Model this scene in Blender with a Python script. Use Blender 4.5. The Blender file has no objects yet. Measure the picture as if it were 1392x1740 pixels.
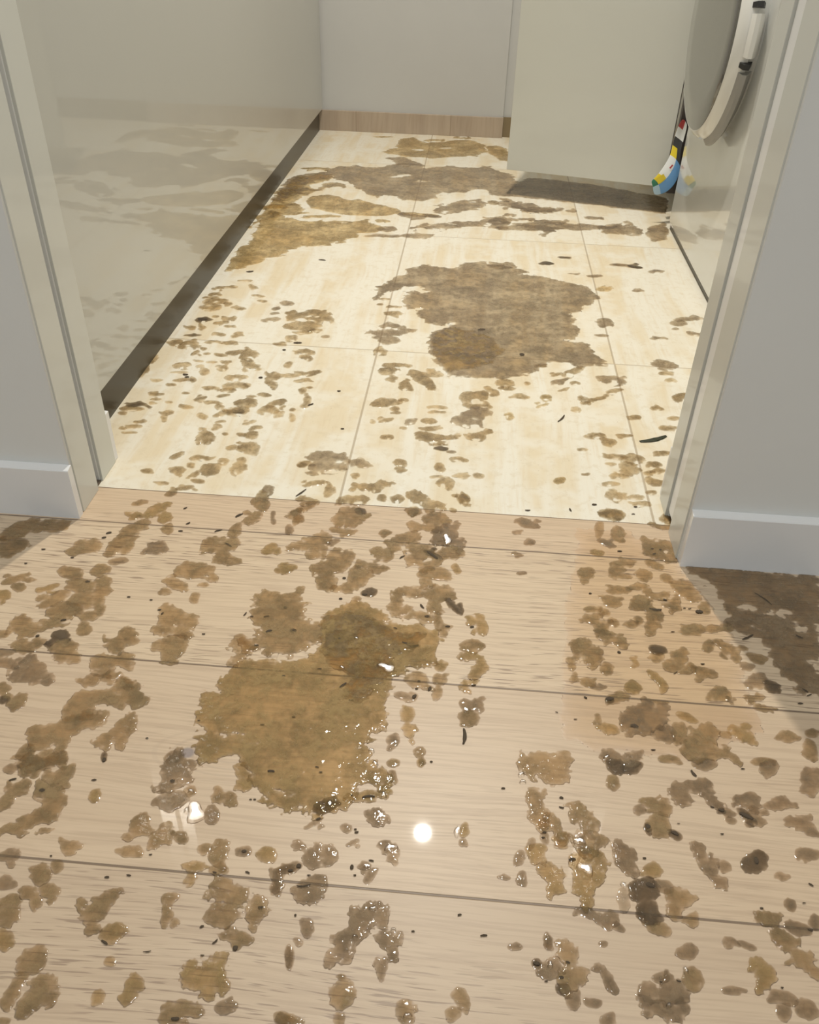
import bpy, math, random
import numpy as np
from mathutils import Vector, Matrix

SC = bpy.context.scene
COL = SC.collection
random.seed(7)

# ------------------------------------------------------------------ camera
FPX, YAW, PITCH, ROLL, CH = 1440.96, -0.0636462, 0.6360745, 0.0301522, 0.70
_cy, _sy, _cp, _sp = math.cos(YAW), math.sin(YAW), math.cos(PITCH), math.sin(PITCH)
FW = np.array([_sy*_cp, _cy*_cp, -_sp]); _r = np.array([_cy, -_sy, 0.0]); _u = np.cross(_r, FW)
RT = math.cos(ROLL)*_r + math.sin(ROLL)*_u
UP = -math.sin(ROLL)*_r + math.cos(ROLL)*_u
CAM = np.array([0, 0, CH])
cd = bpy.data.cameras.new('camera'); cam = bpy.data.objects.new('camera', cd); COL.objects.link(cam)
cd.sensor_fit = 'HORIZONTAL'; cd.sensor_width = 36.0; cd.lens = 36.0*FPX/1392.0
cd.clip_start = 0.02; cd.clip_end = 50
cam.matrix_world = Matrix(((RT[0], UP[0], -FW[0], 0), (RT[1], UP[1], -FW[1], 0), (RT[2], UP[2], -FW[2], CH), (0, 0, 0, 1)))
SC.camera = cam

# ------------------------------------------------------------------ world, lights, exposure
SC.view_settings.view_transform = 'Standard'; SC.view_settings.look = 'None'
SC.view_settings.gamma = 1.0; SC.view_settings.use_curve_mapping = False
SC.view_settings.exposure = 0.10
wd = bpy.data.worlds.new('world'); SC.world = wd; wd.use_nodes = True
wd.node_tree.nodes['Background'].inputs[0].default_value = (0.90, 0.97, 1.0, 1)
wd.node_tree.nodes['Background'].inputs[1].default_value = 0.60
LAMP = (-0.035, 2.00, 2.40)          # the laundry downlight, mirrored in the timber
HALL = (-0.05, 0.58, 2.40)          # the hall downlight above and behind the photographer


def area_disc(name, loc, r, power, col):
    l = bpy.data.lights.new(name, 'AREA'); l.shape = 'DISK'; l.size = 2*r; l.energy = power; l.color = col
    o = bpy.data.objects.new(name, l); COL.objects.link(o); o.location = loc
    return o


area_disc('laundry_downlight_beam', (LAMP[0], LAMP[1], 2.392), 0.026, 34.0, (1.0, 0.95, 0.86))
area_disc('hall_downlight_beam', (HALL[0], HALL[1], 2.392), 0.045, 10.0, (0.97, 0.99, 1.0))

# ------------------------------------------------------------------ projection helpers (pixel of the photo -> point in the place)


def ray(x, y):
    return FW + (x-696.0)/FPX*RT - (y-870.0)/FPX*UP


def fl(x, y, z=0.0):
    d = ray(x, y); t = (z-CH)/d[2]
    return (CAM + d*t)[:2]


def atx(x, y, X):
    d = ray(x, y); return CAM + d*(X/d[0])


def aty(x, y, Y):
    d = ray(x, y); return CAM + d*(Y/d[1])

# ------------------------------------------------------------------ node helpers


def mat(name):
    m = bpy.data.materials.new(name); m.use_nodes = True
    nt = m.node_tree; b = nt.nodes['Principled BSDF']
    return m, nt, b


def N(nt, t, **kw):
    n = nt.nodes.new(t)
    for k, v in kw.items():
        if k.startswith('i_'):
            n.inputs[int(k[2:]) if k[2:].isdigit() else k[2:]].default_value = v
        else:
            setattr(n, k, v)
    return n


def M(nt, op, a, b=None, c=None, clamp=False):
    n = nt.nodes.new('ShaderNodeMath'); n.operation = op; n.use_clamp = clamp
    for i, v in enumerate((a, b, c)):
        if v is None: continue
        if isinstance(v, (int, float)): n.inputs[i].default_value = v
        else: nt.links.new(v, n.inputs[i])
    return n.outputs[0]


def MIX(nt, f, a, b):
    n = nt.nodes.new('ShaderNodeMix'); n.data_type = 'RGBA'
    for i, v in ((0, f), (6, a), (7, b)):
        if isinstance(v, (int, float)): n.inputs[i].default_value = v
        elif isinstance(v, tuple): n.inputs[i].default_value = (v[0], v[1], v[2], 1)
        else: nt.links.new(v, n.inputs[i])
    return n.outputs[2]


def POS(nt):
    g = nt.nodes.new('ShaderNodeNewGeometry'); s = nt.nodes.new('ShaderNodeSeparateXYZ')
    nt.links.new(g.outputs['Position'], s.inputs[0])
    return g.outputs['Position'], s.outputs[0], s.outputs[1], s.outputs[2]


def VEC(nt, x, y, z=0.0):
    c = nt.nodes.new('ShaderNodeCombineXYZ')
    for i, v in enumerate((x, y, z)):
        if isinstance(v, (int, float)): c.inputs[i].default_value = v
        else: nt.links.new(v, c.inputs[i])
    return c.outputs[0]


def NOISE(nt, vec, scale, detail=2.0, rough=0.5, dist=0.0):
    n = nt.nodes.new('ShaderNodeTexNoise'); n.inputs['Scale'].default_value = scale
    n.inputs['Detail'].default_value = detail; n.inputs['Roughness'].default_value = rough
    n.inputs['Distortion'].default_value = dist
    nt.links.new(vec, n.inputs['Vector'])
    return n.outputs[0]


def STEP(nt, v, a, b, lo=0.0, hi=1.0):
    n = nt.nodes.new('ShaderNodeMapRange'); n.interpolation_type = 'SMOOTHSTEP'
    nt.links.new(v, n.inputs[0])
    n.inputs[1].default_value = a; n.inputs[2].default_value = b
    n.inputs[3].default_value = lo; n.inputs[4].default_value = hi
    return n.outputs[0]


def BUMP(nt, b, h, dist, strength=1.0):
    n = nt.nodes.new('ShaderNodeBump'); n.inputs['Distance'].default_value = dist
    n.inputs['Strength'].default_value = strength
    nt.links.new(h, n.inputs['Height']); nt.links.new(n.outputs[0], b.inputs['Normal'])


def paint(name, col, rough=0.5, bump=0.0, coat=0.0, metal=0.0, vary=0.03, croug=0.03):
    m, nt, b = mat(name)
    p, x, y, z = POS(nt)
    n = NOISE(nt, p, 6.0, 3.0)
    c = MIX(nt, n, tuple(v*(1-vary) for v in col), tuple(min(1, v*(1+vary)) for v in col))
    nt.links.new(c, b.inputs['Base Color'])
    b.inputs['Roughness'].default_value = rough; b.inputs['Metallic'].default_value = metal
    b.inputs['Coat Weight'].default_value = coat; b.inputs['Coat Roughness'].default_value = croug
    if bump: BUMP(nt, b, NOISE(nt, p, 350.0, 2.0), bump)
    return m


# ------------------------------------------------------------------ floor materials
def wood_floor():
    m, nt, b = mat('pale_oak_boards')
    p, x, y, z = POS(nt)
    q = M(nt, 'DIVIDE', M(nt, 'SUBTRACT', y, 0.394), 0.2415)
    bid = M(nt, 'FLOOR', q); fr = M(nt, 'FRACT', q)
    wn = N(nt, 'ShaderNodeTexWhiteNoise', noise_dimensions='1D'); nt.links.new(bid, wn.inputs['W'])
    r = wn.outputs[0]
    off = M(nt, 'MULTIPLY', r, 31.0)
    # the grain waves gently and swirls around a knot in the second board
    kx = M(nt, 'SUBTRACT', x, -0.205); ky = M(nt, 'SUBTRACT', y, 0.520)
    kd = M(nt, 'SQRT', M(nt, 'ADD', M(nt, 'MULTIPLY', M(nt, 'MULTIPLY', kx, kx), 0.30), M(nt, 'MULTIPLY', M(nt, 'MULTIPLY', ky, ky), 1.6)))
    kf = STEP(nt, kd, 0.015, 0.062, 1.0, 0.0)
    warp = M(nt, 'MULTIPLY', M(nt, 'SUBTRACT', NOISE(nt, VEC(nt, M(nt, 'ADD', M(nt, 'MULTIPLY', x, 2.2), off), M(nt, 'MULTIPLY', y, 5.0)), 1.0, 2.0), 0.5), 0.03)
    yy = M(nt, 'ADD', y, warp)
    soft = NOISE(nt, VEC(nt, M(nt, 'ADD', M(nt, 'MULTIPLY', x, 1.6), off), M(nt, 'MULTIPLY', yy, 45.0)), 1.0, 3.0, 0.6)
    fine = NOISE(nt, VEC(nt, M(nt, 'ADD', M(nt, 'MULTIPLY', x, 9.0), off), M(nt, 'MULTIPLY', yy, 260.0)), 1.0, 3.0, 0.6)
    dash = NOISE(nt, VEC(nt, M(nt, 'ADD', M(nt, 'MULTIPLY', x, 26.0), off), M(nt, 'MULTIPLY', yy, 420.0)), 1.0, 1.5, 0.5)
    smooth_board = STEP(nt, M(nt, 'ABSOLUTE', M(nt, 'SUBTRACT', bid, 0.0)), 0.1, 0.4, 0.25, 1.0)
    patch = NOISE(nt, VEC(nt, M(nt, 'ADD', M(nt, 'MULTIPLY', x, 2.0), off), M(nt, 'MULTIPLY', y, 9.0)), 1.0, 1.0)
    dk = M(nt, 'MULTIPLY', M(nt, 'MULTIPLY', STEP(nt, dash, 0.56, 0.66), STEP(nt, patch, 0.34, 0.60)), smooth_board)
    base = MIX(nt, soft, (0.58, 0.435, 0.285), (0.74, 0.585, 0.405))
    base = MIX(nt, M(nt, 'MULTIPLY', r, 0.35), base, (0.62, 0.44, 0.29))
    base = MIX(nt, STEP(nt, fine, 0.42, 0.66, 0.0, 0.5), base, (0.47, 0.335, 0.22))
    base = MIX(nt, M(nt, 'MULTIPLY', dk, 0.75), base, (0.25, 0.165, 0.105))
    rings = M(nt, 'SINE', M(nt, 'MULTIPLY', M(nt, 'ADD', kd, M(nt, 'MULTIPLY', warp, 0.5)), 620.0))
    base = MIX(nt, M(nt, 'MULTIPLY', M(nt, 'MULTIPLY', STEP(nt, rings, 0.3, 1.0), kf), 0.4), base, (0.42, 0.31, 0.22))
    # blue-grey heart of the knot
    hx = M(nt, 'SUBTRACT', x, float(fl(318, 1279)[0])); hy = M(nt, 'SUBTRACT', y, float(fl(318, 1279)[1]))
    hd = M(nt, 'SQRT', M(nt, 'ADD', M(nt, 'MULTIPLY', hx, hx), M(nt, 'MULTIPLY', M(nt, 'MULTIPLY', hy, hy), 1.3)))
    base = MIX(nt, STEP(nt, hd, 0.005, 0.0095, 0.8, 0.0), base, (0.20, 0.17, 0.18))
    base = MIX(nt, STEP(nt, bid, -0.6, 0.6, 0.26, 0.0), base, (0.40, 0.29, 0.21))
    base = MIX(nt, STEP(nt, bid, -1.4, -0.6, 0.10, 0.0), base, (0.40, 0.29, 0.21))
    # joints between boards
    e = M(nt, 'MULTIPLY', M(nt, 'MINIMUM', fr, M(nt, 'SUBTRACT', 1.0, fr)), 0.2415)
    e2 = M(nt, 'ABSOLUTE', M(nt, 'SUBTRACT', y, 0.9555))
    gap = STEP(nt, M(nt, 'MINIMUM', e, e2), 0.0006, 0.0016, 1.0, 0.0)
    base = MIX(nt, M(nt, 'MULTIPLY', gap, 0.80), base, (0.12, 0.075, 0.045))
    nt.links.new(base, b.inputs['Base Color'])
    b.inputs['Roughness'].default_value = 0.42
    b.inputs['Coat Weight'].default_value = 0.40; b.inputs['Coat Roughness'].default_value = 0.022
    h = M(nt, 'SUBTRACT', M(nt, 'MULTIPLY', fine, 0.22), M(nt, 'ADD', M(nt, 'MULTIPLY', dk, 0.5), M(nt, 'MULTIPLY', gap, 3.0)))
    BUMP(nt, b, h, 0.0003, 0.6)
    return m


def stone(name, floor=True):
    m, nt, b = mat(name)
    p, x, y, z = POS(nt)
    if floor:
        u = M(nt, 'FLOOR', M(nt, 'DIVIDE', M(nt, 'ADD', x, 0.161), 0.439))
        v = M(nt, 'FLOOR', M(nt, 'DIVIDE', M(nt, 'SUBTRACT', y, 1.446), 0.656))
        wn = N(nt, 'ShaderNodeTexWhiteNoise', noise_dimensions='2D'); nt.links.new(VEC(nt, u, v), wn.inputs['Vector'])
        off = M(nt, 'MULTIPLY', wn.outputs[0], 17.0)
        a, c = x, y
    else:
        u = M(nt, 'FLOOR', M(nt, 'DIVIDE', M(nt, 'ADD', x, 0.10), 0.33)); off = M(nt, 'MULTIPLY', u, 3.1)
        a, c = x, z
    wob = M(nt, 'MULTIPLY', NOISE(nt, VEC(nt, M(nt, 'MULTIPLY', a, 3.0), M(nt, 'ADD', M(nt, 'MULTIPLY', c, 2.5), off)), 1.0, 2.0), 0.05)
    aa = M(nt, 'ADD', M(nt, 'ADD', a, wob), off)
    n1 = NOISE(nt, VEC(nt, M(nt, 'MULTIPLY', aa, 15.0), M(nt, 'MULTIPLY', c, 1.3)), 1.0, 3.0, 0.6)
    n2 = NOISE(nt, VEC(nt, M(nt, 'MULTIPLY', aa, 120.0), M(nt, 'MULTIPLY', c, 9.0)), 1.0, 3.0, 0.6)
    pit = NOISE(nt, VEC(nt, M(nt, 'MULTIPLY', aa, 260.0), M(nt, 'MULTIPLY', c, 130.0)), 1.0, 2.0, 0.5)
    cl = NOISE(nt, p, 9.0, 3.0, 0.6)
    if floor:
        base = MIX(nt, STEP(nt, n1, 0.42, 0.60), (0.83, 0.78, 0.66), (0.77, 0.66, 0.47))
        base = MIX(nt, STEP(nt, n2, 0.45, 0.8, 0.0, 0.5), base, (0.70, 0.56, 0.36))
        base = MIX(nt, STEP(nt, cl, 0.45, 0.62, 0.0, 0.75), base, (0.84, 0.79, 0.67))
        base = MIX(nt, STEP(nt, NOISE(nt, p, 60.0, 4.0, 0.7), 0.50, 0.66, 0.0, 0.35), base, (0.66, 0.55, 0.37))
        base = MIX(nt, STEP(nt, pit, 0.68, 0.76, 0.0, 0.30), base, (0.50, 0.38, 0.22))
        fx = M(nt, 'FRACT', M(nt, 'DIVIDE', M(nt, 'ADD', x, 0.161), 0.439))
        fy = M(nt, 'FRACT', M(nt, 'DIVIDE', M(nt, 'SUBTRACT', y, 1.446), 0.656))
        ex = M(nt, 'MULTIPLY', M(nt, 'MINIMUM', fx, M(nt, 'SUBTRACT', 1.0, fx)), 0.439)
        ey = M(nt, 'MULTIPLY', M(nt, 'MINIMUM', fy, M(nt, 'SUBTRACT', 1.0, fy)), 0.656)
        g = M(nt, 'MAXIMUM', STEP(nt, ex, 0.0010, 0.0024, 0.62, 0.0), STEP(nt, ey, 0.0008, 0.0018, 0.62, 0.0))
        base = MIX(nt, g, base, (0.36, 0.26, 0.15))
    else:
        base = MIX(nt, STEP(nt, n1, 0.3, 0.7), (0.50, 0.41, 0.315), (0.42, 0.335, 0.255))
        base = MIX(nt, STEP(nt, n2, 0.45, 0.8, 0.0, 0.5), base, (0.38, 0.28, 0.20))
        fx = M(nt, 'FRACT', M(nt, 'DIVIDE', M(nt, 'ADD', x, 0.10), 0.33))
        g = STEP(nt, M(nt, 'MINIMUM', fx, M(nt, 'SUBTRACT', 1.0, fx)), 0.002, 0.006, 0.5, 0.0)
        base = MIX(nt, g, base, (0.25, 0.18, 0.12))
    nt.links.new(base, b.inputs['Base Color'])
    b.inputs['Roughness'].default_value = 0.34
    BUMP(nt, b, n2, 0.0004, 0.4)
    return m


def liquid(name, tint, murk, lo, hi, rough=0.06, ripple=0.5):
    """murky water: partly see-through, tinted, with a wet reflecting skin"""
    m, nt, b = mat(name)
    out = nt.nodes['Material Output']
    p, x, y, z = POS(nt)
    a = NOISE(nt, p, 55.0, 4.0, 0.65, 0.3)
    a2 = NOISE(nt, p, 14.0, 2.0, 0.5)
    a3 = NOISE(nt, p, 130.0, 3.0, 0.7)
    op = STEP(nt, M(nt, 'ADD', M(nt, 'ADD', M(nt, 'MULTIPLY', a, 0.40), M(nt, 'MULTIPLY', a2, 0.35)), M(nt, 'MULTIPLY', a3, 0.25)), 0.38, 0.62, lo, hi)
    dark = tuple(v*0.65 for v in murk)
    col = MIX(nt, STEP(nt, NOISE(nt, p, 90.0, 3.0, 0.6), 0.50, 0.66, 0.0, 0.7), murk, dark)
    col = MIX(nt, STEP(nt, NOISE(nt, p, 24.0, 3.0, 0.6), 0.46, 0.60, 0.0, 0.6), col, tuple(v*0.8 for v in dark))
    nt.links.new(col, b.inputs['Base Color'])
    at = N(nt, 'ShaderNodeAttribute'); at.attribute_name = 'depth'
    op = M(nt, 'MULTIPLY', op, at.outputs['Fac'])
    b.inputs['Roughness'].default_value = 0.5
    b.inputs['Specular IOR Level'].default_value = 0.0
    tr = N(nt, 'ShaderNodeBsdfTransparent'); nt.links.new(MIX(nt, at.outputs['Fac'], (1.0, 1.0, 1.0), tint), tr.inputs[0])
    mx = N(nt, 'ShaderNodeMixShader')
    nt.links.new(op, mx.inputs[0]); nt.links.new(tr.outputs[0], mx.inputs[1]); nt.links.new(b.outputs[0], mx.inputs[2])
    bp = N(nt, 'ShaderNodeBump'); bp.inputs['Distance'].default_value = 0.0004; bp.inputs['Strength'].default_value = ripple
    nt.links.new(NOISE(nt, p, 240.0, 2.0, 0.5), bp.inputs['Height'])
    gl = N(nt, 'ShaderNodeBsdfGlossy'); gl.inputs['Roughness'].default_value = rough
    gl.inputs[0].default_value = (1, 1, 1, 1)
    nt.links.new(bp.outputs[0], gl.inputs['Normal'])
    fr = N(nt, 'ShaderNodeFresnel'); fr.inputs[0].default_value = 1.33
    nt.links.new(bp.outputs[0], fr.inputs['Normal'])
    m2 = N(nt, 'ShaderNodeMixShader')
    nt.links.new(fr.outputs[0], m2.inputs[0]); nt.links.new(mx.outputs[0], m2.inputs[1]); nt.links.new(gl.outputs[0], m2.inputs[2])
    nt.links.new(m2.outputs[0], out.inputs[0])
    return m


MT = {}
MT['wood'] = wood_floor()
MT['stone'] = stone('travertine_tiles')
MT['stone_skirting'] = stone('travertine_skirting', False)
MT['wall'] = paint('wall_paint', (0.74, 0.735, 0.70), 0.55, 0.00008)
MT['reveal'] = paint('reveal_paint', (0.58, 0.565, 0.525), 0.35)
MT['skirt'] = paint('satin_white_enamel', (0.80, 0.79, 0.775), 0.28, coat=0.3)
MT['doorwhite'] = paint('door_enamel', (0.82, 0.81, 0.79), 0.3, coat=0.3)
MT['ceiling'] = paint('ceiling_paint', (0.8, 0.79, 0.76), 0.7)
MT['backwall'] = paint('laundry_wall_paint', (0.56, 0.56, 0.545), 0.6, 0.00005)
MT['cab'] = paint('gloss_putty_lacquer', (0.49, 0.485, 0.44), 0.35, coat=0.85, vary=0.01, croug=0.015)
MT['cab2'] = paint('gloss_putty_door_lacquer', (0.60, 0.60, 0.54), 0.40, coat=0.6, vary=0.01, croug=0.03)
MT['kick'] = paint('kickboard_laminate', (0.050, 0.041, 0.024), 0.35)
MT['brownkick'] = paint('brown_plinth', (0.24, 0.18, 0.10), 0.4)
MT['carcass'] = paint('gap_shade_paint', (0.06, 0.05, 0.045), 0.6)  # near-black colour carries the shade of the gap beside the machine
MT['white'] = paint('appliance_enamel', (0.64, 0.64, 0.60), 0.25, coat=1.0, vary=0.01, croug=0.02)
MT['ring'] = paint('door_ring_plastic', (0.72, 0.71, 0.67), 0.25, coat=0.5)
MT['greyring'] = paint('grey_trim_plastic', (0.30, 0.29, 0.27), 0.35)
MT['glass'] = paint('smoked_door_glass', (0.085, 0.083, 0.075), 0.18, coat=1.0, croug=0.02)
MT['black'] = paint('black_rubber', (0.02, 0.02, 0.02), 0.5)
MT['lamp_trim'] = paint('lamp_trim', (0.8, 0.8, 0.8), 0.4)
MT['track_dark'] = paint('track_dark', (0.12, 0.09, 0.06), 0.7)
MT['dark'] = paint('cavity_dark', (0.05, 0.047, 0.043), 0.8)
for k, c in dict(paper=(0.80, 0.82, 0.80), yellow=(0.80, 0.62, 0.04), blue=(0.16, 0.36, 0.66), paleblue=(0.45, 0.63, 0.78), green=(0.03, 0.20, 0.12), red=(0.55, 0.08, 0.08), ink=(0.05, 0.05, 0.05), navy=(0.02, 0.04, 0.20)).items():
    MT[k] = paint('label_'+k, c, 0.4)
MT['brown'] = liquid('murky_brown_water', (0.86, 0.79, 0.67), (0.345, 0.245, 0.125), 0.08, 0.76)
MT['gold'] = liquid('murky_golden_water', (0.88, 0.80, 0.64), (0.40, 0.28, 0.125), 0.04, 0.74)
MT['grey'] = liquid('murky_grey_water', (0.83, 0.77, 0.68), (0.30, 0.22, 0.135), 0.16, 0.74)
MT['deep'] = liquid('murky_dark_water', (0.66, 0.60, 0.50), (0.15, 0.11, 0.07), 0.45, 0.85)
MT['clear'] = liquid('clear_slime', (0.93, 0.90, 0.84), (0.45, 0.40, 0.32), 0.10, 0.30, 0.05, 0.0)
MT['film'] = liquid('pale_tint_film', (0.972, 0.952, 0.905), (0.45, 0.35, 0.18), 0.0, 0.03, 0.3, 0.2)  # very thin pale tint laid over the boards
MT['bit'] = paint('dark_debris', (0.075, 0.052, 0.03), 0.85, vary=0.3)
MT['leaf'] = paint('dark_leaf', (0.028, 0.032, 0.012), 0.5, vary=0.3)

# ------------------------------------------------------------------ mesh helpers


def link(name, me, mats, parent=None):
    o = bpy.data.objects.new(name, me); COL.objects.link(o)
    for m in (mats if isinstance(mats, (list, tuple)) else [mats]): me.materials.append(m)
    if parent is not None: o.parent = parent
    return o


def tag(o, label, cat, group=None, kind=None):
    if label: o['label'] = label
    if cat: o['category'] = cat
    if group: o['group'] = group
    if kind: o['kind'] = kind
    return o


def struct(o):
    o['kind'] = 'structure'; return o


def boxes(name, bs, m, parent=None, bevel=0.0):
    V, F = [], []
    for (x0, x1, y0, y1, z0, z1) in bs:
        k = len(V)
        V += [(x0, y0, z0), (x1, y0, z0), (x1, y1, z0), (x0, y1, z0), (x0, y0, z1), (x1, y0, z1), (x1, y1, z1), (x0, y1, z1)]
        F += [(k+3, k+2, k+1, k), (k+4, k+5, k+6, k+7), (k, k+1, k+5, k+4), (k+1, k+2, k+6, k+5), (k+2, k+3, k+7, k+6), (k+3, k, k+4, k+7)]
    me = bpy.data.meshes.new(name); me.from_pydata(V, [], F); me.update()
    o = link(name, me, m, parent)
    if bevel:
        md = o.modifiers.new('bevel', 'BEVEL'); md.width = bevel; md.segments = 3; md.limit_method = 'ANGLE'
        for p in me.polygons: p.use_smooth = True
        me.set_sharp_from_angle(angle=0.7) if hasattr(me, 'set_sharp_from_angle') else None
    return o


def empty(name, loc, rz=0.0):
    o = bpy.data.objects.new(name, None); COL.objects.link(o); o.location = loc; o.rotation_euler.z = rz
    o.empty_display_size = 0.05
    return o


def extrude_profile(name, prof, x0, x1, m, parent=None, axis='x'):
    """profile in (y, z) extruded along x"""
    n = len(prof)
    V = [(x0, a, b) for a, b in prof] + [(x1, a, b) for a, b in prof]
    F = [(i, (i+1) % n, n+(i+1) % n, n+i) for i in range(n)] + [tuple(range(n-1, -1, -1)), tuple(range(n, 2*n))]
    me = bpy.data.meshes.new(name); me.from_pydata(V, [], F); me.update()
    import bmesh
    bm = bmesh.new(); bm.from_mesh(me); bmesh.ops.recalc_face_normals(bm, faces=bm.faces); bm.to_mesh(me); bm.free()
    return link(name, me, m, parent)


# ------------------------------------------------------------------ the setting
struct(boxes('floor', [(-3.0, 3.0, -2.5, 0.956, -0.03, 0.0)], MT['wood']))
struct(boxes('floor', [(-1.3, 1.3, 0.956, 3.5, -0.03, 0.0)], MT['stone']))
struct(boxes('ceiling', [(-3.0, 3.0, -2.5, 3.5, 2.40, 2.50)], MT['ceiling']))

JL, JR = -0.505, 0.296
# front leaf | pocket | rear leaf on each side of the opening, header above
struct(boxes('wall_left', [(-3.0, JL, 0.892, 0.950, 0, 2.4), (-3.0, JL-0.060, 0.950, 0.970, 0, 2.4), (-1.3, JL-0.004, 0.970, 1.022, 0, 2.4)], MT['wall'], bevel=0.0012))
struct(boxes('wall_right', [(JR, 3.0, 0.880, 0.942, 0, 2.4), (JR+0.050, 3.0, 0.942, 0.976, 0, 2.4), (JR+0.004, 1.3, 0.976, 1.022, 0, 2.4)], MT['wall'], bevel=0.0012))
struct(boxes('wall_front', [(JL, JR, 0.880, 1.022, 2.06, 2.4)], MT['wall']))
struct(boxes('door_1', [(JR+0.0015, JR+0.043, 0.9435, 0.9755, 0.012, 2.05)], MT['doorwhite'], bevel=0.002))


def skirt_profile(yf, yb, h):
    return [(yb, 0), (yf, 0), (yf, h-0.0035), (yf+0.0008, h-0.0022), (yb-0.001, h), (yb, h)]


o = struct(extrude_profile('baseboard_left', skirt_profile(0.880, 0.892, 0.079), -3.0, JL+0.002, MT['skirt']))
o = struct(extrude_profile('baseboard_right', skirt_profile(0.868, 0.880, 0.083), JR+0.001, 3.0, MT['skirt']))
# the ends of the laundry's own skirting, just proud of the reveal
struct(boxes('trim_1', [(-0.60, JL-0.001, 1.022, 1.034, 0, 0.080)], MT['skirt'], bevel=0.001))
struct(boxes('trim_2', [(JR+0.001, 0.60, 1.022, 1.034, 0, 0.080)], MT['skirt'], bevel=0.001))
MT['lining'] = paint('jamb_lining_enamel', (0.63, 0.63, 0.575), 0.3, coat=0.3)
struct(boxes('trim_4', [(JR-0.002, JR+0.001, 0.884, 0.940, 0, 2.055)], MT['lining'], bevel=0.0006))
struct(boxes('trim_5', [(JR-0.001, JR+0.005, 0.978, 1.021, 0, 2.055)], MT['lining'], bevel=0.0006))
struct(boxes('trim_6', [(JL-0.001, JL+0.002, 0.896, 0.949, 0, 2.055)], MT['lining'], bevel=0.0006))
struct(boxes('trim_7', [(JL-0.005, JL, 0.971, 1.021, 0, 2.055)], MT['lining'], bevel=0.0006))
# thin dark strip along the pocket track at the floor
struct(boxes('trim_3', [(JL-0.058, JL-0.002, 0.9505, 0.9695, 0.0, 0.0022)], MT['track_dark']))

BY = 3.176
struct(boxes('wall_back', [(-1.3, 0.080, BY, BY+0.1, 0, 2.4), (0.080, 1.3, BY+0.014, BY+0.11, 0, 2.4)], MT['backwall']))
struct(boxes('wall_side_left', [(-1.3, -1.2, 1.02, 3.5, 0, 2.4)], MT['backwall']))
struct(boxes('wall_side_right', [(1.2, 1.3, 1.02, 3.5, 0, 2.4)], MT['backwall']))
struct(boxes('baseboard_back', [(-1.2, 0.081, BY-0.010, BY, 0, 0.0655)], MT['stone_skirting'], bevel=0.0006))
struct(boxes('baseboard_back_recess', [(0.081, 1.2, BY+0.006, BY+0.014, 0, 0.0640)], MT['brownkick']))

# ------------------------------------------------------------------ downlights (housings)


def downlight(loc, r, label):
    t = empty('ceiling_downlight', loc)
    tag(t, label, 'ceiling light')
    V, F = [], []
    n = 40
    rings = [(r+0.012, 0.0), (r+0.012, -0.004), (r+0.004, -0.006), (r+0.001, -0.001)]
    for rr, zz in rings:
        for i in range(n): a = 2*math.pi*i/n; V.append((rr*math.cos(a), rr*math.sin(a), zz))
    for k in range(len(rings)-1):
        for i in range(n): F.append((k*n+i, k*n+(i+1) % n, (k+1)*n+(i+1) % n, (k+1)*n+i))
    me = bpy.data.meshes.new('trim_ring'); me.from_pydata(V, [], F); me.update()
    link('trim_ring', me, MT['lamp_trim'], t)
    return t


downlight(LAMP, 0.030, 'white round recessed downlight in the laundry ceiling')
downlight(HALL, 0.048, 'white round recessed downlight in the hall ceiling')

# ------------------------------------------------------------------ left run of cabinets
CX = -0.546
t = empty('laundry_cabinet', (CX, 2.1, 0))
tag(t, 'long gloss putty-grey cabinet run with dark kickboard along the left side of the laundry', 'cabinet')


def local(o, t):
    o.parent = t; o.matrix_parent_inverse = t.matrix_world.inverted() if False else Matrix.Translation(-Vector(t.location))
    return o


local(boxes('front_panel', [(CX-0.018, CX, 1.036, BY-0.012, 0.070, 0.88)], MT['cab'], bevel=0.0008), t)
local(boxes('carcass', [(-1.195, CX-0.019, 1.036, BY-0.012, 0.072, 0.88)], MT['cab']), t)
local(boxes('kickboard', [(CX-0.030, CX-0.013, 1.036, BY-0.012, 0.0, 0.072)], MT['kick']), t)

# ------------------------------------------------------------------ open cabinet door on the right
pa = np.array([0.0840, 2.4838]); pb = np.array([0.5000, 2.3820])
dd = pb-pa; L = float(np.hypot(*dd)); ang = math.atan2(dd[1], dd[0])
t = empty('cabinet_door', (float(pa[0]), float(pa[1]), 0.070), ang)
tag(t, 'pale putty-grey cabinet door standing open across the laundry beside the washing machine', 'cabinet door')
boxes('door_panel', [(0, L, 0.0, 0.018, 0, 0.80)], MT['cab2'], t, bevel=0.0008)
boxes('shaded_edge_band', [(L, L+0.0012, 0.0005, 0.0175, 0.001, 0.799)], MT['carcass'], t)  # dark band paints the shade at the hinge-side gap
for hz in (0.09, 0.70):
    boxes('hinge', [(L-0.06, L-0.008, 0.018, 0.030, hz, hz+0.045)], MT['greyring'], t, bevel=0.002)

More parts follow.
